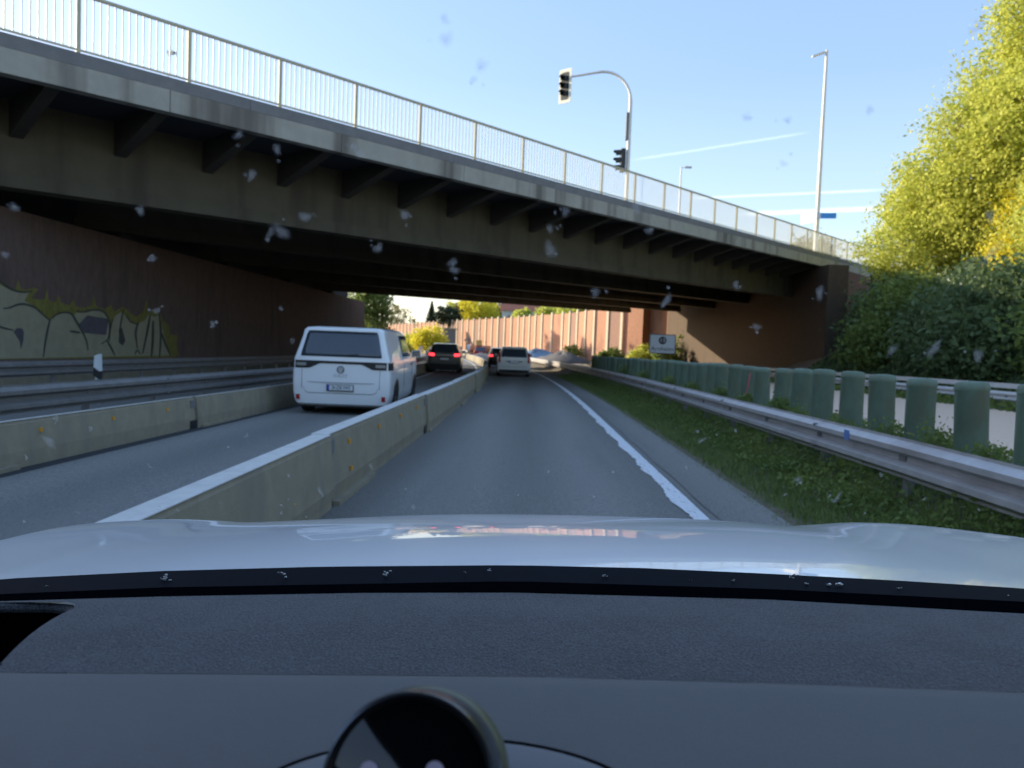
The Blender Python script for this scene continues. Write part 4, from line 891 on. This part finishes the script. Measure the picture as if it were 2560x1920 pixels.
    if tail == 'van':
        zb = belt-.07
        def lo(x): a = abs(x); return zb-.03-.10*min(1, max(0, (a-.42)/.20))
        tb_ = rpanel('tail_strip', black_trim, -hw*.922, hw*.922, lo, zb+.02, off=.012, n=36)
        for s_ in (1, -1):
            spanel('tail_lamp', black_trim, s_, .01, .34, zb-.13, zb+.02, off=.010)
            rpanel('lamp_cluster', mat('smoky_lens', (.30, .30, .28), .2), s_*hw*.70 if s_ > 0 else -hw*.90, hw*.90 if s_ > 0 else -hw*.70, zb-.085, zb-.025, off=.019, n=5)
            rpanel('reflector', red_lens, s_*hw*.83 if s_ > 0 else -hw*.905, hw*.905 if s_ > 0 else -hw*.83, .30, .40, off=.012, n=3)
        # tailgate seam
        for (x0, x1, z0_, z1_) in ((-.775, -.768, .53, zb-.14), (.768, .775, .53, zb-.14)): rpanel('tailgate_gap', seam_mat, x0, x1, z0_, z1_, off=.003, n=2)
        def sl(x): a = abs(x); return .435 if a < .62 else .435+(.12-math.sqrt(max(0, .12**2-(a-.62)**2)))*1.0 if a < .74 else .555
        rpanel('tailgate_gap', seam_mat, -.74, .74, sl, lambda x: sl(x)+.011, off=.003, n=40)
        rpanel('handle_recess', mat('recess_shadow_grey', (.40, .42, .44), .5), -.66, .66, lambda x: .650-.014*(1-(x/.66)**2), .664, off=.006, n=20)
        # emblem: ring with two stacked letters
        em = empty_p('emblem', root, (0, rear_y(0, .915)-.014, .915))
        ringm = mat('emblem_chrome', (.10, .12, .14), .35, metal=.6)
        MB().tube([(.068*math.cos(2*math.pi*i/24), 0, .068*math.sin(2*math.pi*i/24)) for i in range(25)], .007, 6).build('emblem_ring', ringm, em)
        MB().tube([(-.028, 0, .058), (0, 0, .008), (.028, 0, .058)], .006, 5).build('emblem_letter', ringm, em)
        MB().tube([(-.054, 0, .034), (-.026, 0, -.050), (0, 0, .004), (.026, 0, -.050), (.054, 0, .034)], .006, 5).build('emblem_letter', ringm, em)
        textmesh('ID.BUZZ', .075, 'badge_lettering', mat('badge_grey', (.42, .45, .47), .5), root, Matrix.Translation((0, rear_y(0, .79)-.006, .79)) @ M_, extrude=.001)
        rpanel('roof_spoiler', paint, -hw*.70, hw*.70, g1+.015, H*.975, off=.05, n=10, th=.05)
    else:
        for s_ in (1, -1):
            zt = belt-.02
            if tail == 'tall':
                rpanel('tail_lamp', red_lens, s_*hw*.80 if s_ > 0 else -hw*.925, hw*.925 if s_ > 0 else -hw*.80, belt-.25, belt+.28, off=.014, n=4)
            else:
                rpanel('tail_lamp', red_lit if tail == 'lit' else red_lens, s_*hw*.60 if s_ > 0 else -hw*.925, hw*.925 if s_ > 0 else -hw*.60, lambda x: belt-.12+.03*(abs(x)/hw-.6), lambda x: belt+.02+.05*(abs(x)/hw-.6), off=.016, n=5)
        rpanel('handle_recess', black_trim, -.42, .42, belt-.22, belt-.17, off=.012, n=6)
        rpanel('tailgate_gap', seam_mat, -hw*.78, hw*.78, .535, .545, off=.004, n=10)
    pl_y = rear_y(0, pz)-.02
    pb = MB(); pb.box(-.26, .26, pl_y-.006, pl_y+.02, pz-.055, pz+.055); plt = pb.build('number_plate', plate_white, root)
    fr_ = MB()
    for a in ((-.268, .268, pz+.052, pz+.060), (-.268, .268, pz-.072, pz-.052), (-.268, -.258, pz-.06, pz+.06), (.258, .268, pz-.06, pz+.06)): fr_.box(a[0], a[1], pl_y-.010, pl_y+.01, a[2], a[3])
    fr_.build('plate_frame', black_trim, plt)
    MB().box(-.257, -.213, pl_y-.009, pl_y-.004, pz-.052, pz+.052).build('blue_strip', plate_blue, plt)
    if plate: textmesh(plate, .092, 'plate_lettering', ink, plt, Matrix.Translation((.022, pl_y-.008, pz-.002)) @ M_, extrude=.0008)
    # filler so the wheels' contact and cabin are dark below
    return root
def empty_p(name, parent, loc):
    o = bpy.data.objects.new(name, None); COL.objects.link(o); o.parent = parent; o.location = loc; return o
car('van', 'white van with black tail strip and round emblem in the lane beyond the barrier', 'van', tuple(rp(-3.71, 15.15, -.012)), math.radians(1.2), white_paint, 4.6, 1.96, 1.765, 1.13, .82, .17, van=True, tail='van', lower=.225, plate='B-ZB 943')
car('suv', 'dark bronze SUV with glowing red brake lamps ahead of the white van', 'car', tuple(rp(-4.15, 43.5, 0)), math.radians(3.2), brown_paint, 4.5, 1.86, 1.68, 1.08, .74, .24, tail='lit', lower=.52)
car('estate_car', 'pale silver-white estate car ahead in the near lane', 'car', tuple(rp(-.25, 41.5, 0)), math.radians(2.4), silver_paint, 4.6, 1.82, 1.62, 1.02, .76, .22, tail='tall', lower=.38)
car('hatchback', 'black hatchback with one lit red lamp, mostly hidden behind the pale estate car', 'car', tuple(rp(-.45, 62, 0)), math.radians(5), black_paint, 4.2, 1.78, 1.60, 1.0, .74, .22, tail='lit')
car('red_car', 'small dark red car farthest along the near lane', 'car', tuple(rp(.3, 99, 0)), math.radians(10), red_paint, 4.0, 1.74, 1.62, 1.0, .74, .22)

# ------------------------------------------------------------------ own car: bonnet, cowl, dashboard, windscreen
Rm = Matrix.Rotation(-ROLL, 4, 'Y')
own = empty('car', label='white car seen from inside: bonnet, windscreen and dark dashboard', cat='car')
off = Vector((0, 0, EYE))-(Rm @ Vector((0, 0, EYE)))
own.matrix_world = Matrix.Translation(off) @ Rm
lr, lu, lf = cam_basis(0.)
def ray0(x, y): return lr*(x-1280)/FPX + lu*(960-y)/FPX + lf
def atY(x, y, Y): d = ray0(x, y); return C0+d*(Y/d[1])
xs_e = [0, 405, 800, 1280, 1600, 1916, 2240, 2560]; ys_rear = [1449, 1429, 1418, 1414, 1421, 1435, 1452, 1472]
xs_c = [-500, 0, 160, 300, 430, 520, 600, 700, 1000, 1200, 1500, 1780, 1880, 1960, 2040, 2130, 2250, 2400, 2560, 3050]
ys_c = [1500, 1356, 1319, 1303, 1297, 1299, 1304, 1302, 1288, 1284, 1288, 1299, 1308, 1313, 1309, 1304, 1309, 1329, 1355, 1500]
def cubic(xq, xs_, ys_):
    i = max(1, min(len(xs_)-3, int(np.searchsorted(xs_, xq))-1)); a, b = xs_[i], xs_[i+1]; t = (xq-a)/(b-a)
    m0 = (ys_[i+1]-ys_[i-1])/(xs_[i+1]-xs_[i-1])*(b-a); m1 = (ys_[i+2]-ys_[i])/(xs_[i+2]-xs_[i])*(b-a)
    return (2*t**3-3*t*t+1)*ys_[i]+(t**3-2*t*t+t)*m0+(-2*t**3+3*t*t)*ys_[i+1]+(t**3-t*t)*m1
YR, YC = 1.02, 1.85
def rear_px(x): return np.interp(x, [-500]+xs_e+[3050], [1500]+ys_rear+[1515])
def crest_at(X):   # z of the bonnet crest at lateral position X (car frame, at depth YC)
    x = 1280+FPX*(X/YC) + 40*0
    for _ in range(4):
        p = atY(x, float(cubic(min(max(x, -470), 3020), xs_c, ys_c)), YC); x += (X-p[0])*FPX/YC
    return p[2]
def rear_at(X):
    x = 1280+FPX*X/YR
    for _ in range(4):
        p = atY(x, float(rear_px(x)), YR); x += (X-p[0])*FPX/YR
    return p[2]
Xs = np.linspace(-1.02, 1.02, 103); rows = []
for v in np.linspace(0, 1.62, 45):
    row = []
    for X_ in Xs:
        zr_, zc_ = rear_at(X_*.98), crest_at(np.clip(X_, -1.15, 1.15)); Yv = YR+(YC-YR)*v; t = v*(YC-YR)
        sl_c = (zc_-EYE)/YC; T = YC-YR          # tangent to the sight line at the crest
        # quadratic/cubic through rear and crest with crest slope = sight slope
        a0 = -.045+.02*math.cos(X_*3); dz = zc_-zr_
        h00 = 2*v**3-3*v*v+1; h10 = v**3-2*v*v+v; h01 = -2*v**3+3*v*v; h11 = v**3-v*v
        if v <= 1: z = h00*zr_+h10*T*a0+h01*zc_+h11*T*sl_c
        else: w_ = (v-1); z = zc_+sl_c*T*w_-.42*w_*w_
        row.append((X_, Yv, z))
    rows.append(row)
bon = MB().grid(rows).build('bonnet', white_paint, own, smooth=True)
for p in bon.data.polygons: p.use_smooth = True
for s_ in (1, -1):   # wing, grille and bumper keep the front closed
    MB().hexa([(s_*.92, .9, .35), (s_*.90, 2.3, .35), (s_*.80, 2.3, .35), (s_*.80, .9, .35), (s_*.92, .9, rear_at(s_*.90)-.03), (s_*.90, 2.3, .75), (s_*.80, 2.3, .75), (s_*.80, .9, rear_at(s_*.9)-.03)]).build('wing', white_paint, own)
MB().box(-.88, .88, 2.2, 2.42, .3, .72).build('bumper', white_paint, own)
for s_ in (1, -1):
    for yy in (1.65, -1.1): fixn(MB().tube([(s_*.74, yy, .34), (s_*.93, yy, .34)], .34, 24).build('wheel', rubber, own))
# cowl: upper glossy strip (printed glass edge), lower deep gap
frit = mat('glass_edge_print', (.004, .006, .010), .6, var=.1, spec=.03); gapm = mat('deep_black', (.002, .002, .003), 1., var=.05, spec=0.)
def band(pa, pb, Ya, Yb, name, m, parent=own, n=40, x0=-520, x1=3080, sm=True, drop=0):
    rows = []
    for v in np.linspace(0, 1, 3):
        row = []
        for x in np.linspace(x0, x1, n):
            a = atY(x, float(pa(x)), Ya); b = atY(x, float(pb(x)), Yb); row.append(a*(1-v)+b*v)
        rows.append(row)
    return MB().grid(rows).build(name, m, parent, smooth=sm)
mid_px = lambda x: np.interp(x, [-500, 0, 405, 1280, 1916, 2560, 3050], [1510, 1484, 1467, 1451, 1470, 1502, 1530])
dsh_px = lambda x: np.interp(x, [-500, 0, 405, 900, 1280, 1916, 2560, 3050], [1530, 1502, 1490, 1481, 1480, 1497, 1532, 1560])
seam_px = lambda x: np.interp(x, [-500, 0, 640, 1280, 1916, 2560, 3050], [1672, 1680, 1684, 1689, 1706, 1730, 1752])
cw = band(lambda x: rear_px(x)-3, mid_px, 1.015, .965, 'cowl_panel', frit)
band(mid_px, lambda x: dsh_px(x)+6, .963, .90, 'windscreen_gap', gapm)
# fabric covered dash top
def fabric(name, c1, c2, sc_, bump_):
    m = bpy.data.materials.new(name); m.use_nodes = True; n = m.node_tree; p = n.nodes['Principled BSDF']; p.inputs['Roughness'].default_value = .85; p.inputs['Specular IOR Level'].default_value = .25; p.inputs['Sheen Weight'].default_value = .15
    t = n.nodes.new('ShaderNodeTexCoord'); mp = n.nodes.new('ShaderNodeMapping'); mp.inputs['Rotation'].default_value = (0, 0, .62); n.links.new(t.outputs['Object'], mp.inputs[0])
    w1 = n.nodes.new('ShaderNodeTexNoise'); w1.inputs['Scale'].default_value = sc_*4.6; w1.inputs['Detail'].default_value = 1; mp.inputs['Scale'].default_value = (1, .55, 1); n.links.new(mp.outputs[0], w1.inputs['Vector'])
    w2 = n.nodes.new('ShaderNodeTexVoronoi'); w2.inputs['Scale'].default_value = sc_*4.4; n.links.new(mp.outputs[0], w2.inputs['Vector'])
    nz = n.nodes.new('ShaderNodeTexNoise'); nz.inputs['Scale'].default_value = 14; nz.inputs['Detail'].default_value = 5; n.links.new(t.outputs['Object'], nz.inputs['Vector'])
    a = n.nodes.new('ShaderNodeMath'); a.operation = 'MULTIPLY'; n.links.new(w1.outputs[0], a.inputs[0]); n.links.new(w2.outputs['Distance'], a.inputs[1])
    ad = n.nodes.new('ShaderNodeMath'); ad.operation = 'MULTIPLY_ADD'; n.links.new(nz.outputs[0], ad.inputs[0]); ad.inputs[1].default_value = .22; n.links.new(w1.outputs[0], ad.inputs[2])
    r = n.nodes.new('ShaderNodeValToRGB'); r.color_ramp.elements[0].position = .42; r.color_ramp.elements[1].position = .80; r.color_ramp.elements[0].color = (*c1, 1); r.color_ramp.elements[1].color = (*c2, 1)
    n.links.new(ad.outputs[0], r.inputs[0]); n.links.new(r.outputs[0], p.inputs['Base Color'])
    b = n.nodes.new('ShaderNodeBump'); b.inputs['Strength'].default_value = bump_; b.inputs['Distance'].default_value = .002; n.links.new(w1.outputs[0], b.inputs['Height']); n.links.new(b.outputs[0], p.inputs['Normal'])
    return m
fab = fabric('dash_fabric', (.018, .020, .024), (.092, .098, .108), 120, 1.)
soft = mat('soft_touch_plastic', (.125, .126, .128), .62, var=.04, vscale=12, bump=.25, bscale=900, spec=.35)
# recess at the left edge: the cover is left open there and a deep tray sits below
def rec_x(y):     # right boundary of the opening at picture row y
    return np.interp(y, [1508, 1514, 1524, 1540, 1560, 1600, 1640, 1664], [120, 172, 184, 180, 150, 92, 34, 0])
rows_l, rows_r = [], []
NV = 34
for v in np.linspace(0, 1, NV):
    rr_, rl_ = [], []
    Yv = .90+(.60-.90)*v
    for x in np.linspace(0, 1, 70):
        yy_ref = dsh_px(0)*(1-v)+seam_px(0)*v
        xl = rec_x(yy_ref) if 1508 < yy_ref < 1664 else -0.
        if 1508 < yy_ref < 1664: xl = rec_x(yy_ref)
        else: xl = 0
        X0 = xl+(3080-xl)*x; y_ = dsh_px(X0)*(1-v)+seam_px(X0)*v
        p = atY(X0, float(y_), Yv); p = p+np.array([0, 0, .012*math.sin(math.pi*v)]); rr_.append(p)
    for x in np.linspace(0, 1, 10):
        X0 = -620+(-620*0+ (620-(0 if not (1508 < yy_ref < 1664) else 260)))*x; y_ = dsh_px(X0)*(1-v)+seam_px(X0)*v
        p = atY(X0, float(y_), Yv); p = p+np.array([0, 0, .012*math.sin(math.pi*v)]); rl_.append(p)
    rows_r.append(rr_); rows_l.append(rl_)
cov = MB(); cov.grid(rows_r); cov.grid(rows_l); cov = cov.build('dashboard_cover', fab, own, smooth=True)
tr_ = MB(); a = atY(-200, 1508, .90); b = atY(260, 1508, .90); c_ = atY(-200, 1672, .60); d_ = atY(260, 1672, .60)
tr_.hexa([(a[0]-.05, .56, 1.02), (b[0], .56, 1.02), (b[0], .92, 1.02), (a[0]-.05, .92, 1.02), (a[0]-.05, .60, 1.025), (b[0], .60, 1.025), (b[0], .90, 1.025), (a[0]-.05, .90, 1.025)]); tr_.build('tray_floor', gapm, own)
lip = MB(); pth = [atY(x, y, Y)+np.array([0, 0, -.004]) for x, y, Y in ((-240, 1512, .893), (0, 1510, .892), (120, 1510, .892), (168, 1514, .885), (184, 1526, .868), (176, 1545, .835), (120, 1582, .772), (60, 1622, .70), (0, 1662, .625))]
lip.tube(pth, .006, 8); lip.build('recess_lip', fab, own, smooth=True)
wall_r = []
for p in pth: wall_r.append([p, np.array([p[0]-.012, p[1]-.01, 1.03])])
MB().grid(wall_r).build('recess_wall', gapm, own)
# soft upper panel of the dash with rounded front lip
rows = []
for k, (v, Y_, dz) in enumerate([(0, .603, -.004), (.02, .597, .001), (.06, .590, .0035), (.15, .575, .004), (.3, .55, .003), (.5, .51, 0), (.75, .46, -.004), (1, .41, -.010), (1.2, .36, -.03), (1.35, .34, -.08), (1.5, .335, -.2)]):
    row = []
    for x in np.linspace(-.95, .95, 60):
        # plane through the seam heights at depth .60, falling gently towards the seats
        xp = 1280+FPX*(x/.60); s0 = atY(xp, float(seam_px(min(max(xp, -480), 3040))), .60); zz = s0[2]
        row.append((x, Y_, zz+dz+(.60-Y_)*-.02))
    rows.append(row)
pan = MB().grid(rows).build('dashboard_panel', soft, own, smooth=True)
# oval plinth, groove and glossy round pod
def dashz(x, Y_): xp = 1280+FPX*(x/.60); return atY(xp, float(seam_px(xp)), .60)[2]+np.interp(Y_, [.36, .41, .46, .51, .55, .60], [-.03, -.010, -.004, 0, .003, 0])-.02*(.60-Y_)
pc = atY(1016, 1968, .40)
base_c = np.array([-.050, .44]); rows = []
for r_, dz in ((1.06, -.001), (1.03, .0015), (1.0, .004), (.9, .0055), (.6, .006), (.05, .006)):
    rows.append([(base_c[0]+.117*r_*math.cos(t), base_c[1]+.058*r_*math.sin(t), dashz(base_c[0]+.117*r_*math.cos(t), base_c[1]+.058*r_*math.sin(t))+dz) for t in np.linspace(0, 2*math.pi, 49)])
pl_ = MB().grid(rows).build('oval_plinth', mat('plinth_plastic', (.14, .145, .155), .5, var=.03, spec=.4), own, smooth=True)
MB().tube([(base_c[0]+.1205*math.cos(t), base_c[1]+.0615*math.sin(t), dashz(base_c[0]+.1205*math.cos(t), base_c[1]+.0615*math.sin(t))+.0012) for t in np.linspace(0, 2*math.pi, 65)], .0024, 6, cap=False).build('plinth_groove', gapm, pl_)
pod = empty_p('round_pod', own, tuple(pc))
# pod axis points at the seats, slightly left and upwards; cylinder with chrome bezel and domed black glass
ax = Vector((-.09, -1, .42)).normalized(); pod.rotation_euler = ax.to_track_quat('Z', 'Y').to_euler()
def lathe(prof, n, name, m, par):
    rows = [[(r_*math.cos(t), r_*math.sin(t), z) for t in np.linspace(0, 2*math.pi, n+1)] for r_, z in prof]; return MB().grid(rows).build(name, m, par, smooth=True)
PR = .0490
gloss = mat('gloss_black_glass', (.004, .005, .006), .05, var=.02, spec=.6)
lathe([(PR*.985, -.03), (PR, -.026), (PR*1.01, -.012), (PR, -.002), (PR*.975, .0025), (PR*.94, .003), (PR*.90, .0), (PR*.885, -.003)], 64, 'bezel', chrome, pod)
lathe([(PR*.90, -.002), (PR*.7, -.0005), (PR*.4, .0005), (.0002, .0008)], 64, 'pod_face', gloss, pod)
lathe([(PR*.985, -.03), (PR*1.03, -.034), (PR*1.0, -.055), (PR*.8, -.07)], 48, 'pod_body', mat('pod_body_dark', (.10, .105, .06), .35, var=.1), pod)
for x, yv in ((920, 1926), (1084, 1926)):
    # pink dots painting the reflections of phone and fingers on the face
    d = ray0(x, yv); n_ = np.array(ax); t = np.dot(pc-C0, n_)/np.dot(d, n_); q = C0+d*t; Mi = (Matrix.Translation(pc) @ ax.to_track_quat('Z', 'Y').to_matrix().to_4x4()).inverted(); ql = Mi @ Vector(q)
    s_ = lathe([(.0052, 0), (.005, .0012), (.003, .0022), (.0001, .0025)], 20, 'reflection_dot', mat('pink_reflection', (.50, .42, .50), .5), pod); s_.location = (ql.x, ql.y, .001)
# cabin shell out of view: roof lining, header, pillars, door tops, seats back wall
lining = mat('roof_lining', (.06, .055, .055), .9)
MB().box(-.72, .72, -1.9, .20, 1.80, 1.84).build('roof', lining, own); MB().box(-.62, .62, .20, .28, 1.73, 1.79).build('header', lining, own)
for s_ in (1, -1):
    MB().tube([(s_*.86, .95, 1.12), (s_*.80, .6, 1.40), (s_*.70, .22, 1.78)], .035, 8).build('pillar', lining, own)
    MB().box(s_*.86-.03, s_*.86+.03, -1.9, .9, .4, 1.08).build('door', soft, own)
MB().box(-.9, .9, -2.0, -1.9, .4, 1.8).build('rear_wall', lining, own)
for s_ in (1, -1): fixn(MB().hexa([(s_*.4-.25, -.75, .5), (s_*.4+.25, -.75, .5), (s_*.4+.25, -.55, .5), (s_*.4-.25, -.55, .5), (s_*.4-.22, -.95, 1.35), (s_*.4+.22, -.95, 1.35), (s_*.4+.22, -.83, 1.35), (s_*.4-.22, -.83, 1.35)]).build('seat', black_trim, own))
# windscreen: clear pane, with dried splashes and dust flecks on it
WN = np.array([0, .62, .78]); WN /= np.linalg.norm(WN); WP = np.array([0, .985, rear_at(0)+.0])
def on_ws(x, y, lift=0):
    d = ray0(x, y); t = np.dot(WP+WN*lift-C0, WN)/np.dot(d, WN); return C0+d*t
gm = bpy.data.materials.new('windscreen_glass'); gm.use_nodes = True; gn = gm.node_tree; gn.nodes.clear(); go = gn.nodes.new('ShaderNodeOutputMaterial'); gt = gn.nodes.new('ShaderNodeBsdfTransparent'); gt.inputs[0].default_value = (.955, .97, .97, 1); gn.links.new(gt.outputs[0], go.inputs[0])
d_ws = np.array([0, -.78, .62]); d_ws /= np.linalg.norm(d_ws); top_len = 1.02
b0 = WP-d_ws*.01
ws = MB().grid([[tuple(b0+d_ws*top_len*v+np.array([x*(1-.22*v), 0, 0])) for x in np.linspace(-.84, .84, 9)] for v in np.linspace(0, 1, 5)]).build('windscreen', gm, own)
dm = bpy.data.materials.new('dried_splash'); dm.use_nodes = True; n = dm.node_tree; n.nodes.clear(); o_ = n.nodes.new('ShaderNodeOutputMaterial'); mx = n.nodes.new('ShaderNodeMixShader'); t_ = n.nodes.new('ShaderNodeBsdfTransparent')
df = n.nodes.new('ShaderNodeBsdfTranslucent'); df.inputs[0].default_value = (.62, .60, .57, 1); df2 = n.nodes.new('ShaderNodeBsdfDiffuse'); df2.inputs[0].default_value = (.74, .72, .70, 1); ms = n.nodes.new('ShaderNodeMixShader'); ms.inputs[0].default_value = .3
at_ = n.nodes.new('ShaderNodeAttribute'); at_.attribute_name = 'thickness'
n.links.new(df.outputs[0], ms.inputs[1]); n.links.new(df2.outputs[0], ms.inputs[2]); n.links.new(at_.outputs['Fac'], mx.inputs[0]); n.links.new(t_.outputs[0], mx.inputs[1]); n.links.new(ms.outputs[0], mx.inputs[2]); n.links.new(mx.outputs[0], o_.inputs[0])
def fleck(x, y, w_, h_=None, ang=0., nm='dirt_fleck', par=ws):
    h_ = h_ or w_; P_ = [on_ws(x, y, -.0014)]; ca, sa = math.cos(math.radians(ang)), math.sin(math.radians(ang)); N = 14; ph = random.random()*6; al = random.uniform(.22, .36) if w_ > 12 else random.uniform(.35, .6)
    for f_ in (.32, .62, 1.0):
        for i in range(N):
            t = 2*math.pi*i/N; k = f_*(1+.22*math.sin(2*t+ph)+.14*math.sin(3*t+2*ph)+.06*random.uniform(-1, 1)); a, b = w_/2*k*math.cos(t), h_/2*k*math.sin(t); P_.append(on_ws(x+a*ca-b*sa, y+a*sa+b*ca, -.0012))
    F_ = [(0, 1+i, 1+(i+1) % N) for i in range(N)]+[(1+r_*N+i, 1+(r_+1)*N+i, 1+(r_+1)*N+(i+1) % N, 1+r_*N+(i+1) % N) for r_ in (0, 1) for i in range(N)]
    o = MB().add(P_, F_).build(nm, dm, par); at = o.data.attributes.new('thickness', 'FLOAT', 'POINT'); v = [al]+[al*.9]*N+[al*.55*random.uniform(.6, 1.3) for _ in range(N)]+[0.]*N; at.data.foreach_set('value', v)
SP = [(592, 335, 20), (880, 365, 18), (896, 383, 22), (625, 435, 22), (688, 372, 20), (758, 540, 24), (700, 578, 26, 44, -30), (672, 580, 18, 34, 20), (1008, 535, 26, 18, 30), (941, 618, 20, 26), (1127, 655, 20), (1132, 673, 20),
      (347, 524, 20), (376, 645, 18), (387, 775, 16), (528, 808, 14), (8, 635, 18), (30, 516, 22), (698, 770, 10), (727, 850, 12), (1371, 570, 18), (1372, 622, 24, 44), (1411, 527, 20), (1588, 519, 22), (1485, 730, 22), (1662, 750, 18, 34, 25),
      (1619, 575, 18), (1836, 712, 14, 20), (1888, 816, 18), (2045, 730, 20, 30, 15), (2225, 875, 12, 44, 35), (2330, 870, 16, 60, 45), (2440, 888, 26), (2475, 630, 24, 70, 45), (2470, 540, 26), (1112, 95, 26, 46), (1107, 45, 22), (1200, 162, 24, 44, 30),
      (1180, 198, 18), (1862, 293, 20), (2440, 68, 20, 44, 55), (2170, 273, 20), (1965, 298, 18), (1955, 408, 18), (118, 1103, 44, 18, 35), (135, 1042, 14), (222, 1070, 12), (612, 1088, 10), (567, 1116, 8), (797, 1228, 10, 26, -30), (924, 1164, 11, 14),
      (700, 1262, 14, 5, 30), (762, 1291, 5), (1030, 1267, 12), (1184, 1218, 6), (1367, 1178, 7), (1529, 1178, 8), (1481, 1240, 8), (1292, 1236, 6), (1712, 1166, 9), (1991, 1197, 22, 13, -25), (1958, 1235, 12, 8), (2090, 1240, 8, 32, 40), (2080, 1250, 16, 10),
      (2158, 1281, 5), (2198, 1185, 8, 14), (2307, 1245, 9), (2442, 1272, 7), (1751, 1099, 22, 10, -40), (1835, 1075, 8), (1010, 1220, 5), (718, 1188, 6, 10), (379, 1168, 14, 3, 25), (440, 1274, 12, 5, 30), (395, 1266, 5), (545, 1255, 10, 5, 40), (56, 1303, 8), (190, 1280, 12, 5, 30)]
for a in list(SP):
    if a[2] >= 14:
        for _ in range(2): SP.append((a[0]+random.gauss(0, a[2]*.7), a[1]+random.gauss(0, a[2]*.7), random.uniform(4, 8), random.uniform(3, 9), random.uniform(0, 90)))
for a in SP: fleck(a[0], a[1], a[2]*1.35, a[3]*1.25 if len(a) > 3 else None, a[4] if len(a) > 4 else 0.)
crm = mat('dry_dirt', (.72, .73, .72), .9, var=.2, vscale=90)
for (x, y, s_) in [(413, 1443, 16), (398, 1446, 6), (965, 1431, 14), (1157, 1442, 12), (786, 1449, 9), (700, 1433, 12), (1510, 1438, 9), (1724, 1449, 6), (1831, 1449, 6), (1885, 1462, 9), (1978, 1437, 12), (2008, 1462, 12), (2078, 1465, 20), (2127, 1473, 8), (2243, 1468, 7), (2515, 1487, 7), (826, 1449, 7), (1219, 1424, 8), (110, 1466, 8), (1160, 1429, 5), (720, 1448, 8), (1300, 1440, 5)]:
    for _ in range(5):
        xx, yy = x+random.gauss(0, s_*.45), y+random.gauss(0, s_*.25); P_ = []
        for i in range(6): t = i/6*6.283; P_.append(atY(xx+s_*.30*random.uniform(.4, 1.4)*math.cos(t), yy+s_*.17*random.uniform(.4, 1.4)*math.sin(t), .985)+np.array([0, 0, 0]))
        top = atY(xx, yy-1, .982); MB().add(P_+[top], [(i, (i+1) % 6, 6) for i in range(6)]).build('dirt_crumb', crm, cw)
